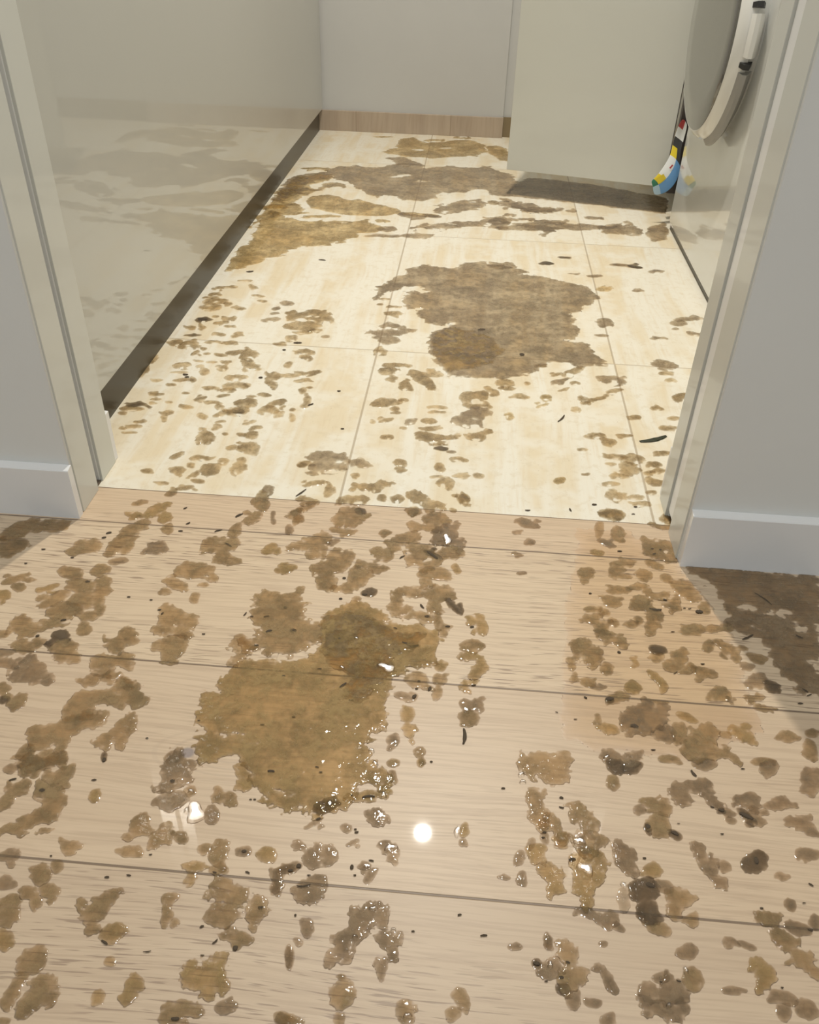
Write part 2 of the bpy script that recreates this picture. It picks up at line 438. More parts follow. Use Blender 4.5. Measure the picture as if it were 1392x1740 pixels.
# housing the washing machine stands in: far side panel, and the one nearer the doorway
t = empty('appliance_housing', (0.85, 2.0, 0))
tag(t, 'cabinet housing with gap shade painted dark, around the washing machine on the right', 'cabinet')
local(boxes('side_panel', [(0.499, 1.195, 2.325, 2.345, 0.07, 0.88)], MT['carcass']), t)  # dark panel fills the gap by the door with painted shade
local(boxes('side_panel', [(0.520, 1.195, 1.630, 1.648, 0, 0.88)], MT['cab2']), t)
local(boxes('end_filler', [(0.514, 1.195, 1.10, 1.628, 0.0, 0.88)], MT['cab2'], bevel=0.001), t)
local(boxes('back_unit', [(0.535, 1.195, 2.350, BY-0.012, 0.070, 0.88)], MT['cab2']), t)
local(boxes('kickboard', [(0.585, 0.60, 2.350, BY-0.012, 0.0, 0.070)], MT['kick']), t)

# ------------------------------------------------------------------ washing machine
WX, WY, WZ = 0.505, 2.004, 0.497


def disc_lathe(name, prof, m, parent, a0=0.0, a1=2*math.pi, n=96):
    """prof: (radius, distance the surface stands forward of the machine front); axis along -x"""
    full = abs(a1-a0-2*math.pi) < 1e-6
    cnt = n if full else n+1
    V, F = [], []
    for r, d in prof:
        for i in range(cnt):
            a = a0+(a1-a0)*i/n
            V.append((-d, r*math.cos(a), WZ+r*math.sin(a)))
    for k in range(len(prof)-1):
        for i in range(n):
            j = (i+1) % cnt if full else i+1
            F.append((k*cnt+i, k*cnt+j, (k+1)*cnt+j, (k+1)*cnt+i))
    if not full:
        F.append(tuple(k*cnt for k in range(len(prof)))); F.append(tuple(k*cnt+cnt-1 for k in range(len(prof)-1, -1, -1)))
    me = bpy.data.meshes.new(name); me.from_pydata(V, [], F); me.update()
    import bmesh
    bm = bmesh.new(); bm.from_mesh(me); bmesh.ops.remove_doubles(bm, verts=bm.verts, dist=1e-5)
    bmesh.ops.recalc_face_normals(bm, faces=bm.faces); bm.to_mesh(me); bm.free()
    for p in me.polygons: p.use_smooth = True
    me.set_sharp_from_angle(angle=0.6)
    return link(name, me, m, parent)


wm = empty('washing_machine', (WX, WY, 0))
tag(wm, 'white front-loading washing machine with a big round smoked-glass door', 'washing machine')
boxes('body', [(0.0, 0.56, -0.325, 0.262, 0.010, 0.86)], MT['white'], wm, bevel=0.012)
boxes('plinth', [(0.006, 0.55, -0.315, 0.252, 0.0, 0.012)], MT['kick'], wm)
ring = disc_lathe('door_ring', [(0.200, 0.0), (0.205, 0.012), (0.220, 0.022), (0.221, 0.030), (0.218, 0.038), (0.212, 0.045), (0.207, 0.050), (0.203, 0.052), (0.199, 0.049)], MT['ring'], wm)
disc_lathe('door_glass', [(0.2035, 0.0505), (0.200, 0.0525), (0.15, 0.0535), (0.06, 0.054), (0.0, 0.054)], MT['glass'], wm)
disc_lathe('door_trim', [(0.214, 0.008), (0.222, 0.012), (0.232, 0.020), (0.231, 0.028), (0.220, 0.034)], MT['greyring'], wm, math.radians(196), math.radians(254), 40)
disc_lathe('door_trim', [(0.214, 0.008), (0.222, 0.012), (0.231, 0.020), (0.230, 0.028), (0.220, 0.034)], MT['ring'], wm, math.radians(171), math.radians(189), 20)
for k, am in enumerate((192.5, 167.5)):
    a = math.radians(am)
    disc_lathe('handle_gap', [(0.215, 0.012), (0.224, 0.016), (0.234, 0.020), (0.233, 0.030), (0.220, 0.036)], MT['black'], wm, a-0.020, a+0.020, 6)

# ------------------------------------------------------------------ curled care leaflet taped to the machine
TY = 2.31


def tz(x, y): q = aty(x, y, TY); return (float(q[0]), float(q[2]))


t = empty('paper_label', (0.5, TY, 0))
tag(t, 'curled blue, yellow and white paper label hanging off the washing machine edge', 'label')
left = [(1160, 200), (1153, 214), (1147, 232), (1143, 246), (1139, 262), (1128, 278), (1117, 292), (1108, 301), (1104, 305)]
right = [(1166, 206), (1162, 222), (1156, 238), (1151, 252), (1150, 268), (1142, 285), (1130, 300), (1118, 308), (1108, 313)]
low = [(1169, 212), (1166, 226), (1161, 242), (1156, 258), (1156, 281), (1150, 304), (1136, 321), (1121, 328), (1108, 330)]
mats = [MT[k] for k in ('paper', 'yellow', 'blue', 'paleblue', 'green', 'red', 'ink')]
V, F, MI = [], [], []
for i in range(9):
    dy = 0.006*math.sin(i*0.8)-0.002*i
    for j, l in enumerate((left, right, low)):
        x, z = tz(*l[i]); V.append((x-0.5, dy+0.004*math.sin(j*1.3+i*0.5), z))
cm = [(5, 0), (0, 0), (6, 6), (1, 6), (0, 2), (0, 2), (1, 2), (4, 3)]
for i in range(8):
    for j in range(2):
        F.append((i*3+j, i*3+j+1, i*3+j+4, i*3+j+3)); MI.append(cm[i][j])
me = bpy.data.meshes.new('leaflet'); me.from_pydata(V, [], F); me.update()
for p, mi in zip(me.polygons, MI): p.material_index = mi; p.use_smooth = True
o = link('leaflet', me, mats, t)
s = o.modifiers.new('thick', 'SOLIDIFY'); s.thickness = 0.0006
ss = o.modifiers.new('sub', 'SUBSURF'); ss.levels = 2; ss.render_levels = 2


def tagpatch(name, m, c, w, h, rot, dy=-0.0045):
    x, z = tz(*c)
    V = []
    for a, b_ in ((-1, -1), (1, -1), (1, 1), (-1, 1)):
        u, v = a*w/2, b_*h/2
        V.append((x-0.5+u*math.cos(rot)-v*math.sin(rot), dy, z+u*math.sin(rot)+v*math.cos(rot)))
    me = bpy.data.meshes.new(name); me.from_pydata(V, [], [(0, 1, 2, 3)]); me.update()
    o = link(name, me, m, t); s = o.modifiers.new('t', 'SOLIDIFY'); s.thickness = 0.0004
    return o


o = tagpatch('printed_square', MT['yellow'], (1121, 300), 0.022, 0.014, 0.7, -0.022)
tagpatch('printed_mark', MT['red'], (1139, 280), 0.004, 0.010, -0.6, -0.018)

# ------------------------------------------------------------------ liquid blots


def vnoise(x, y, seed):
    xi = np.floor(x).astype(np.int64); yi = np.floor(y).astype(np.int64)
    fx = x-xi; fy = y-yi; fx = fx*fx*(3-2*fx); fy = fy*fy*(3-2*fy)

    def h(a, b):
        n = (a*374761393 + b*668265263 + seed*1274126177) & 0xffffffff
        n = ((n ^ (n >> 13))*1274126177) & 0xffffffff
        n = n ^ (n >> 16)
        return (n & 0xffff)/32767.5-1.0
    return (h(xi, yi)*(1-fx)+h(xi+1, yi)*fx)*(1-fy)+(h(xi, yi+1)*(1-fx)+h(xi+1, yi+1)*fx)*fy


def poly_sdf(P, X, Y):
    d = np.full(X.shape, 1e9); s = np.zeros(X.shape, bool)
    n = len(P)
    for i in range(n):
        ax, ay = P[i]; bx, by = P[(i+1) % n]
        ex, ey = bx-ax, by-ay; L2 = ex*ex+ey*ey+1e-18
        t = np.clip(((X-ax)*ex+(Y-ay)*ey)/L2, 0, 1)
        d = np.minimum(d, (X-ax-t*ex)**2+(Y-ay-t*ey)**2)
        c = ((ay > Y) != (by > Y))
        if by != ay:
            s ^= c & (X < (bx-ax)*(Y-ay)/(by-ay)+ax)
    d = np.sqrt(d)
    return np.where(s, -d, d)


def ell(x, y, w, h, a=0, n=18):
    c, s = math.cos(math.radians(a)), math.sin(math.radians(a))
    out = []
    for i in range(n):
        t = 2*math.pi*i/n; u, v = w/2*math.cos(t), h/2*math.sin(t)
        out.append((x+u*c-v*s, y+u*s+v*c))
    return out


def parse(txt, ox, oy, sc):
    """'x,y,w,h[,angle]+...' ellipses, 'P x,y x,y ...' polygon, a leading '-' makes a hole; crop pixels of the photo"""
    pos, neg = [], []
    for part in txt.split('+'):
        part = part.strip(); hole = part.startswith('~')
        if hole: part = part[1:]
        if part.startswith('P'):
            pts = [tuple(float(v) for v in q.split(',')) for q in part[1:].split()]
        else:
            v = [float(q) for q in part.split(',')]
            if len(v) == 2: continue
            pts = ell(*v)
        pts = [(ox+a/sc, oy+b/sc) for a, b in pts]
        (neg if hole else pos).append(pts)
    return pos, neg


SEED = [0]


def enrich(pos, neg, tiles, rng):
    """paw-like satellites round a blot, and crescents bitten out of some of those on the tiles"""
    P2, N2 = list(pos), list(neg)
    for p in pos:
        if len(p) != 18: continue
        a = np.array(p); c = a.mean(0); w, h = a.max(0)-a.min(0)
        if tiles and w > 15 and h < 30 and rng.random() < 0.5:
            N2.append(ell(c[0]+w*rng.uniform(-.18, .18), c[1]+h*0.42, w*rng.uniform(.40, .6), h*rng.uniform(.45, .65)))
        for _ in range(rng.choice((0, 1, 1, 2, 2, 3))):
            t = rng.uniform(0, 2*math.pi); f = rng.uniform(.42, .66); q = rng.uniform(.16, .38)
            P2.append(ell(c[0]+w*f*math.cos(t), c[1]+h*f*math.sin(t), max(5, w*q), max(2.5 if tiles else 4, h*q), rng.uniform(-30, 30)))
        if max(w, h) > 34 and rng.random() < 0.6:
            t = rng.uniform(0, 2*math.pi)
            N2.append(ell(c[0]+w*.5*math.cos(t), c[1]+h*.5*math.sin(t), w*.22, h*.22))
    return P2, N2


def blot_geo(pos, neg, ragged=1.0, foam=0.0, film=False):
    SEED[0] += 1; sd = SEED[0]
    fp = [[fl(a, max(b, 150)) for a, b in p] for p in pos]
    fn = [[fl(a, max(b, 150)) for a, b in p] for p in neg]
    allp = np.array([q for p in fp for q in p])
    px = [q for p in pos for q in p]
    mx, my = np.mean([q[0] for q in px]), np.mean([q[1] for q in px])
    c0, c1, c2 = fl(mx, my), fl(mx+1, my), fl(mx, my+1)
    pw = float(np.hypot(*(c1-c0))); ph = float(np.hypot(*(c2-c0)))
    step = max(0.0009, min(0.0030, 1.45*math.sqrt(pw*ph)))
    pad = 0.008
    lo = allp.min(0)-pad; hi = allp.max(0)+pad
    nx = int((hi[0]-lo[0])/step)+2; ny = int((hi[1]-lo[1])/step)+2
    while nx*ny > 400000:
        step *= 1.3; nx = int((hi[0]-lo[0])/step)+2; ny = int((hi[1]-lo[1])/step)+2
    X, Y = np.meshgrid(lo[0]+np.arange(nx)*step, lo[1]+np.arange(ny)*step)
    size = min(float((allp.max(0)-allp.min(0)).min()), 0.08)
    amp = max(0.0006, min(0.0034, size*0.10))*ragged
    far = max(1.0, math.sqrt(ph/pw))
    # warp the space a little so nothing stays an ellipse
    wl = 0.015*far; w2 = 0.0055*far
    Xw = X+amp*1.3*vnoise(X/wl, Y/wl, sd)+amp*0.6*vnoise(X/w2, Y/w2, sd+500)
    Yw = Y+amp*1.6*vnoise(X/wl, Y/wl, sd+900)+amp*0.7*vnoise(X/w2, Y/w2, sd+1300)
    k = 0.0022*far
    D = None
    for p in fp:
        d = poly_sdf(p, Xw, Yw)
        if D is None: D = d
        else:
            h = np.clip(0.5+0.5*(D-d)/k, 0, 1); D = D*(1-h)+d*h-k*h*(1-h)
    for p in fn:
        D = np.maximum(D, -poly_sdf(p, Xw, Yw))
    D = D+amp*0.75*np.abs(vnoise(X/(w2*0.9), Y/(w2*0.9), sd+77))+amp*0.45*vnoise(X/(w2*0.4), Y/(w2*0.4), sd+177)
    if ragged > 1.2: D = D+0.0045*far*(np.abs(vnoise(X/(0.03*far), Y/(0.012*far), sd+333))*1.2-0.35)+0.002*far*vnoise(X/(0.008*far), Y/(0.004*far), sd+433)
    D = D-(amp*0.85+0.0007*far)
    gy, gx = np.gradient(D, step)
    g2 = np.maximum(gx*gx+gy*gy, 0.25)
    ins = D < 0
    q = ins[:-1, :-1] | ins[1:, :-1] | ins[:-1, 1:] | ins[1:, 1:]
    if not q.any(): return None
    need = np.zeros_like(ins)
    need[:-1, :-1] |= q; need[1:, :-1] |= q; need[:-1, 1:] |= q; need[1:, 1:] |= q
    out = need & ~ins
    X2 = np.where(out, X-D*gx/g2, X); Y2 = np.where(out, Y-D*gy/g2, Y)
    dep = np.maximum(-D, 0)
    H = min(0.0011, 0.0004+size*0.022)
    if film: H = 0.0001
    z = H*(1-np.exp(-dep/0.0014))
    edge = (1-np.exp(-dep/0.003))*(0.1 if film else 1.0)
    z = z+edge*(0.00022*vnoise(X/0.009, Y/0.009, sd+31))
    if foam:
        z = z+edge*foam*(0.00024*vnoise(X/0.0042, Y/0.0042, sd+41)+0.00012*vnoise(X/0.0023, Y/0.0023, sd+43))
    z = np.where(out, 0.0, z)+0.00012
    idx = -np.ones(ins.shape, np.int64); idx[need] = np.arange(need.sum())
    if film: dep = np.minimum(dep, 10)*0.18
    dp = np.where(out, 0.0, 0.0 if film else 0.12) + np.where(out, 0.0, (1.0 if film else 0.88)*(1-np.exp(-dep/(0.0020*math.sqrt(far))))); dp0 = (0.12+0)
    V = np.stack([X2[need], Y2[need], z[need], dp[need]], 1)
    jj, ii = np.nonzero(q)
    F = np.stack([idx[jj, ii], idx[jj, ii+1], idx[jj+1, ii+1], idx[jj+1, ii]], 1)
    return V, F


def mesh_from(name, V, F, mats, mi=None):
    me = bpy.data.meshes.new(name); dp = V[:, 3].copy(); V = V[:, :3]
    me.vertices.add(len(V)); me.vertices.foreach_set('co', np.ascontiguousarray(V, np.float32).ravel())
    me.loops.add(F.size); me.loops.foreach_set('vertex_index', F.ravel().astype(np.int32))
    me.polygons.add(len(F)); me.polygons.foreach_set('loop_start', (np.arange(len(F))*4).astype(np.int32))
    me.polygons.foreach_set('use_smooth', np.ones(len(F), bool))
    if mi is not None: me.polygons.foreach_set('material_index', mi.astype(np.int32))
    me.update(calc_edges=True); me.validate()
    at = me.attributes.new('depth', 'FLOAT', 'POINT'); at.data.foreach_set('value', dp.astype(np.float32))
    return me


REGIONS = []
A = []      # crop (0, 850) x2.784
REGIONS.append(((0, 850, 2.784), 'on the timber below the left skirting', [
 '75,145,180,60,-20+200,125,120,40,-18+290,118,110,26,-15',
 '60,222,160,66,-15', '80,372,150,32,-20', '85,412,65,40,10', ('g', '15,450,60,46,0'), '330,345,120,55,8',
 ('', '380,405,130,66,5+470,440,85,140,10+430,540,95,46,-20+375,480,95,70,0', 'broad curling brown splash on the timber, largest below the left wall'),
 '255,466,150,40,-22', '300,525,150,72,-15', ('g', '230,415,110,20,-15'),
 '100,590,90,88,0+140,620,110,50,-20+240,592,100,34,-22', '20,630,60,34,-12', '395,612,60,70,30',
 ('d', '285,645,90,42,5+232,678,52,22,-32', 'dark grey slimy blob beside the crumbs below the left wall'), '110,690,105,46,5+180,665,50,40,0',
 '300,718,80,110,35', ('y', '40,772,105,46,10+10,720,50,30,0'), ('y', '150,790,110,110,20+215,838,46,52,0+120,840,80,60,0+90,815,60,30,10'),
 ('d', '15,945,66,34,-12'), '15,890,60,50,20', '85,950,100,62,-35', '605,645,95,70,10+548,680,90,66,-35',
 '515,768,190,66,-10+590,752,60,80,0', '440,852,110,42,-15+525,832,62,50,0+600,858,40,36,0',
 ('', '500,935,270,76,5+620,925,140,110,20+570,890,70,60,0+380,985,150,110,-40', 'large many-lobed brown splash left of the centre puddle'),
 '300,1085,290,76,-15+180,1130,100,100,-40+430,1045,130,76,-10+300,1130,50,80,20', '590,1075,70,130,38+500,1120,110,50,-20+570,1130,40,60,10',
 '130,1190,90,56,-40', '200,1235,230,46,-15+290,1215,70,36,-20', ('d', '492,1215,22,30,0'),
 '620,150,150,50,-35+680,115,56,46,0+550,215,130,56,-42+612,205,40,80,0', '390,228,160,36,-18+450,212,70,42,0', ('y', '560,288,86,30,-10'), '475,335,90,46,-15',
 ('y', '742,218,85,46,-12+700,240,50,20,-20'), '798,135,60,46,-30', ('g', '740,48,140,36,-26+640,70,66,24,-12+778,82,46,40,-35'), '660,10,50,22,-20',
 '1010,200,70,50,20+1080,212,96,50,-5+1062,272,80,88,20+1000,235,50,30,0',
 ('', '925,330,150,76,0+990,362,60,44,20+850,340,50,50,0', 'arched brown splash on the timber left of centre'), '835,395,90,50,20+770,435,60,24,-15', '920,465,42,42,20', '965,402,36,20,0',
 '825,555,130,100,0+905,570,66,50,20+770,610,90,50,0+870,622,70,40,0+790,520,60,30,-30',
 '815,700,120,90,0+805,750,80,50,0+850,670,60,40,0', ('', '1200,80,90,40,-35+1120,142,66,34,-35'), '1235,20,66,56,0', ('g', '1275,230,80,38,-18'), ('g', '1357,325,80,34,-14'),
 '1128,680,66,66,0+1192,695,56,30,-5+1130,745,110,24,-22', ('y', '1368,140,36,44,0'),
 ('y', '815,1220,80,60,-10'),
]))
REGIONS.append(((0, 0, 1), 'centre', [
 ('Psr', 'P345,1178 362,1172 378,1184 372,1160 385,1142 405,1128 440,1125 470,1130 505,1128 512,1112 530,1110 545,1095 540,1075 553,1045 575,1038 600,1028 625,1032 648,1040 655,1058 690,1062 725,1065 745,1072 742,1100 735,1128 708,1134 690,1128 680,1140 662,1160 660,1185 655,1215 645,1245 625,1262 618,1285 640,1300 655,1330 612,1335 590,1372 568,1380 540,1378 520,1358 495,1365 462,1378 446,1355 430,1320 415,1290 395,1275 365,1290 346,1280 338,1240 338,1205+~395,1250,44,14,-10+~425,1262,30,10+~490,1345,40,10,-10', 'biggest golden-brown puddle of dirty water in the middle of the timber floor'),
 ('Pr', 'P434,1015 455,1005 480,1011 514,1004 520,1030 514,1050 530,1062 550,1058 556,1075 542,1092 525,1092 515,1100 500,1112 480,1110 462,1120 450,1110 435,1080 430,1060 433,1040+~520,1050,16,10+422,1096,22,26', 'shallow brown puddle joined to the upper left of the centre puddle'),
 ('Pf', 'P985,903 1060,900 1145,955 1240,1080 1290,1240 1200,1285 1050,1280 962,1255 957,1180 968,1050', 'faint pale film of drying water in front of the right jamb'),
 ('P', 'P552,1052 590,1040 625,1052 640,1066 690,1082 722,1078 700,1104 660,1116 668,1140 640,1175 615,1192 585,1180 600,1150 570,1130 548,1100 560,1075', 'darker core lying within the centre puddle on the timber'),
]))
REGIONS[-1][2][0] = ('Pgsr',)+REGIONS[-1][2][0][1:]
REGIONS.append(((450, 850, 2.784), 'on the timber just past the doorway', [
 ('', '425,92,100,66,-20+345,95,40,56,0+400,60,110,36,-10'), ('d', '455,54,50,32,10', 'dark wet clot on the timber just below the floor joint'), '350,140,80,36,10+398,155,50,40,-20',
 '250,190,120,60,-15+235,240,90,36,-45+170,218,110,30,-2', ('y', '325,198,60,22,-20'), '560,152,46,34,0', '680,180,130,44,-14+600,215,44,70,20',
 '520,247,60,48,0+580,258,50,56,20',
 ('', '350,300,180,76,-26+260,330,100,56,0+300,385,90,90,10', 'broad leaf-shaped brown splash above the centre puddle'), '450,372,130,80,-35+405,420,70,50,0+350,425,60,26,0', '462,308,52,40,0+535,318,90,30,10',
 ('d', '495,437,54,44,0'), '435,465,40,24,0',
 ('', '750,270,160,110,10+715,255,90,60,0+880,255,100,56,0+~760,285,60,24,-10', 'ring-shaped brown splash above the right side of the centre puddle'), ('d', '795,258,90,18,35'), '800,352,150,56,0+775,400,44,40',
 ('s', '820,88,150,56,5+785,130,110,40,0+722,125,50,36'), ('sy', '855,165,120,90,0+916,215,36,60,0'), ('g', '905,322,36,52,-15'), '700,52,60,36',
 ('', '690,440,170,44,-5+820,440,130,80,10+612,485,56,60+640,520,90,30,0+735,552,140,26,5+800,500,60,50,0', 'lobed brown splash with pale gaps right above the centre puddle'), ('d', '897,502,88,30,48'),
 '822,570,40,60,0+850,612,40,60,-10+865,598,40,12,0', ('g', '972,560,54,30,10+1022,595,100,34,62'), '992,692,112,50,0+950,700,30,30', ('g', '970,742,80,32,25+1022,785,46,80,0+1000,828,36,36,0'), ('g', '945,882,28,56,10+985,860,26,26'),
 ('g', '835,785,42,50,0'), '832,848,72,54,0+818,912,28,70,12', '735,838,70,60,20+772,888,56,36,10+720,880,50,40', ('y', '650,925,80,34,5+700,935,34,30,0'), ('sy', '960,968,66,56+1008,965,60,64'), 'y+965,1035,84,80,0'[2:],
 ('g', '690,1080,76,34,20+685,1112,34,50,0+675,1010,56,80'), ('ys', '605,1140,56,60'), ('s', '735,1192,54,50+742,1232,26,26'),
 ('y', '1245,108,122,34,12', 'dark curved smear on the timber right of centre, under the tile edge'), ('y', '1200,150,50,10,-8'), ('y', '1255,195,40,26'), ('y', '1200,255,46,14,20'), ('y', '1215,345,28,14,-30'), ('y', '40,85,14,60'),
 '160,90,34,40+200,32,100,30,-28+140,60,80,14,-40',
]))
REGIONS.append(((892, 850, 2.784), 'on the timber in front of the right skirting', [
 '410,68,110,56,8', '350,140,38,80,8', '440,150,58,56,0+445,186,60,16,0', ('y', '385,200,80,30,20'), ('g', '342,247,60,26'),
 ('', '640,235,170,100,10+590,215,60,60,0+~660,245,40,20,0', 'brown splash with dark crumbs against the foot of the right jamb'), '612,302,100,34,25', ('P', '690,98,66,50+650,122,130,22,0', 'brown dribble gathered in the slot at the foot of the right jamb'),
 '290,345,80,60,12', '450,300,96,30,-5+430,335,50,56,0+470,365,50,20,0', '560,355,76,56,10', '668,370,60,36,10',
 '750,422,104,66,15+792,460,70,36,30', '440,425,110,36,-8', '410,478,90,54,22', '540,420,84,30,0+605,450,120,28,28+705,505,50,70,-30',
 '550,492,92,80,0+612,560,70,100,0+600,622,56,20', '310,515,74,32,0', '375,531,50,32,0', '315,560,84,40,10+365,600,86,50,25',
 '425,582,38,32', '498,588,64,36,10', '542,570,44,40', '385,645,110,40,25+455,682,90,46,25', ('g', '520,762,60,22,50'),
 ('', '255,690,92,80,0+318,740,74,80,20+226,770,32,50,10', 'brown forked splash left of the others in front of the right jamb'), '385,800,62,58', '300,862,80,40,25+230,835,36,40', ('y', '342,882,60,24'),
 ('g', '512,885,80,46'), ('g', '612,830,66,26,30+650,868,70,36,45'), ('d', '630,708,84,40,12', 'dark grey slimy clot on the timber in front of the right wall'), '622,742,64,40,5',
 '745,735,60,80,0+705,782,80,50,10+775,802,60,40', '850,815,130,46,15', '805,610,130,52,0+900,605,60,40+958,600,60,40', '868,690,50,56,0', '955,700,120,44,22+1000,735,30,46',
 '930,912,70,70,0+890,925,60,26,-20', ('y', '972,950,50,16,50'), '1075,930,80,22,0+1120,985,90,20,22+1055,945,30,50', '850,505,46,60,-15', '1100,750,76,40,12', ('y', '1110,860,86,50,15'),
 ('d', '1168,885,76,44,5'), ('y', '1050,790,56,36'),
 ('Pyr', 'P770,312 900,315 1050,330 1250,350 1392,378 1392,905 1300,875 1210,825 1150,755 1120,665 1050,640 1000,600 960,560 950,490 960,460 870,395 800,345+~1060,520,110,44,10+~1200,528,170,40,10+~1295,600,110,36,15+~1100,610,70,16,20+~1385,770,60,60', 'big streaky brown puddle below the right skirting at the photo edge'),
 '440,938,120,46,-8', ('d', '402,946,40,28,0'), ('y', '555,1040,180,160,0+640,1000,50,80', 'round greyish brown puddle on the timber right of centre'), ('y', '660,1105,90,70,0'),
 ('g', '765,1030,104,34,22'), '728,1110,56,100,20', ('', '820,1140,130,130,0+870,1080,90,60,10+900,1210,160,60,-12+790,1190,80,60', 'wide muddy splash low on the right of the middle board'),
 ('g', '400,1080,86,46,25'), '348,1040,22,50,-20', ('g', '1030,1110,140,34,35+990,1080,46,26'), '948,1110,60,34', '1240,1120,86,46,8', '1355,1105,56,40', '1345,1180,72,86,0',
 ('sy', '410,1212,96,62+505,1235,66,46+520,1200,80,34', 'wet sparkling brown splash on the middle board, right of the curved streak'), '640,955,90,20,0', '680,1225,100,40', '1130,1235,120,34',
]))
REGIONS.append(((0, 1290, 2.784), 'on the timber at the lower left', [
 '150,30,130,90,-20+250,8,130,44,-20', ('y', '50,50,60,40,-30'), '300,78,120,70,-35',
 ('', '198,145,60,60+240,185,90,120,20+292,150,60,80+195,270,170,86,-35+120,320,190,50,-25+40,342,110,36,-32', 'long ragged brown splash running down the left edge of the middle board'),
 '90,130,100,50,-22+28,190,56,100,18', ('g', '450,178,54,74,28'), '330,403,80,50,-15+330,438,22,24', ('y', '40,452,110,34,-8+50,485,26,40'), '270,500,48,44',
 '195,545,86,90,30', '232,622,92,66,15+252,662,34,40', '140,628,66,60,10+155,685,40,80,15', ('y', '20,580,70,60'), '50,675,100,60,-15+40,745,100,76,0', ('g', '18,850,80,90'),
 ('', '478,685,180,84,-38+430,740,66,90,0+432,818,54,50', 'curved brown crescent splash on the nearest board at left'), ('g', '540,815,116,80,-25'), '805,662,90,44,-20+785,735,44,110,8', '830,770,34,30',
 ('', '1095,660,180,106,-28+1060,720,110,70,0+1212,720,80,140,8+~1150,700,34,50,10', 'paw-sized brown splash on the nearest board left of centre'), '1138,848,130,70,5+1118,895,34,40',
 '655,315,110,90,0+612,370,36,36', '615,430,90,50,0+650,445,40,50', '760,372,100,66,-12+722,402,36,40+790,330,56,50', '853,372,60,64,0',
 ('sy', '830,50,140,120,0+800,120,100,50', 'sparkling brown splash on the middle board just below the knot'), ('sy', '810,200,170,66,-5'), ('s', '905,155,44,44'), ('s', '1035,175,56,66+1090,192,64,66'),
 ('y', '1000,262,66,86,0'), ('g', '1145,70,50,110,-5+1150,130,66,50'), ('s', '968,425,46,60,35'), ('s', '1042,440,72,110,0'), ('s', '1040,520,90,46,0'),
 ('g', '915,510,86,50,0+900,572,26,50'), ('y', '1155,433,66,40,0'), ('g', '1265,450,86,58,0'), ('y', '1310,575,40,130,12'), ('y', '1350,520,90,40,-12'),
 '158,945,110,100,-35+110,985,60,50', '95,1045,100,46,-30+60,1105,60,90,30+20,1160,50,60', '200,1075,100,76,-35+150,1145,150,60,-35+235,1130,50,50',
 ('g', '640,1070,90,70,20+600,1125,60,90,25'), ('g', '465,1125,52,66'), ('g', '520,952,40,40'), ('g', '990,1035,170,120,0+912,1000,50,100,22+1055,1010,50,110+990,1105,70,50', 'golden splash on the nearest board at lower left of centre'), ('y', '1070,1165,90,60'),
 ('', '830,1220,170,66,-22+905,1195,130,50', 'brown splash cut by the bottom of the photo, left of centre'), ('s', '1360,1235,110,56'), ('y', '1370,940,36,110,4'), '20,1240,50,26',
]))
REGIONS.append(((450, 1290, 2.784), 'on the timber around the lamp reflection', [
 ('sy', '230,455,110,84,-25+302,440,62,72,0+160,405,46,40', 'sparkling grey-brown splash below the centre puddle'), ('y', '135,512,90,40,-20'), ('y', '75,542,80,40,-40+58,605,34,80'),
 ('sy', '215,640,150,110,-20+262,600,72,72,0', 'grey-brown splash lying over the front board joint'), ('y', '200,800,52,94,10'), ('y', '160,862,24,40'), ('y', '120,940,32,86,0'),
 ('sy', '480,735,120,70,-30+440,800,110,90,-35+370,865,90,100,-30+318,950,40,80,35+562,725,34,90,-20', 'slanting sparkling grey-brown streak on the nearest board'),
 ('sy', '580,850,110,46,0+606,905,46,76,0'), ('sy', '555,1000,40,110,15'), ('s', '360,1120,110,120,0', 'round wet brown drop on the nearest board below the slanting streak'),
 ('s', '670,1195,80,100,0'), ('s', '935,1130,66,100,-12'), ('s', '885,1212,56,56'), ('sy', '592,425,80,56,20+600,470,34,50'),
 ('y', '470,505,56,36,-10'), ('y', '500,540,36,80,40'), ('sy', '528,265,94,70,0+545,305,40,40'), ('sg', '480,175,150,46,-8+572,150,50,46'),
 ('ds', '290,220,110,56,-12', 'dark bubbly lump at the lower rim of the centre puddle'), ('y', '228,303,90,18,-30'), ('y', '390,326,44,40'), ('g', '945,335,36,60'), ('y', '940,390,36,34'),
 ('s', '602,80,40,54,0'), ('s', '612,20,56,36'), '90,1235,90,50', '355,1230,46,56', ('y', '1185,885,54,34'), ('y', '1340,872,30,66'), ('y', '1208,468,44,84,25'), ('y', '1258,400,30,60,20'), ('g', '740,18,28,36'), ('y','1215,560,40,60'), ('y','1130,560,60,16'),
 ('y','415,395,60,16,-25'),
]))
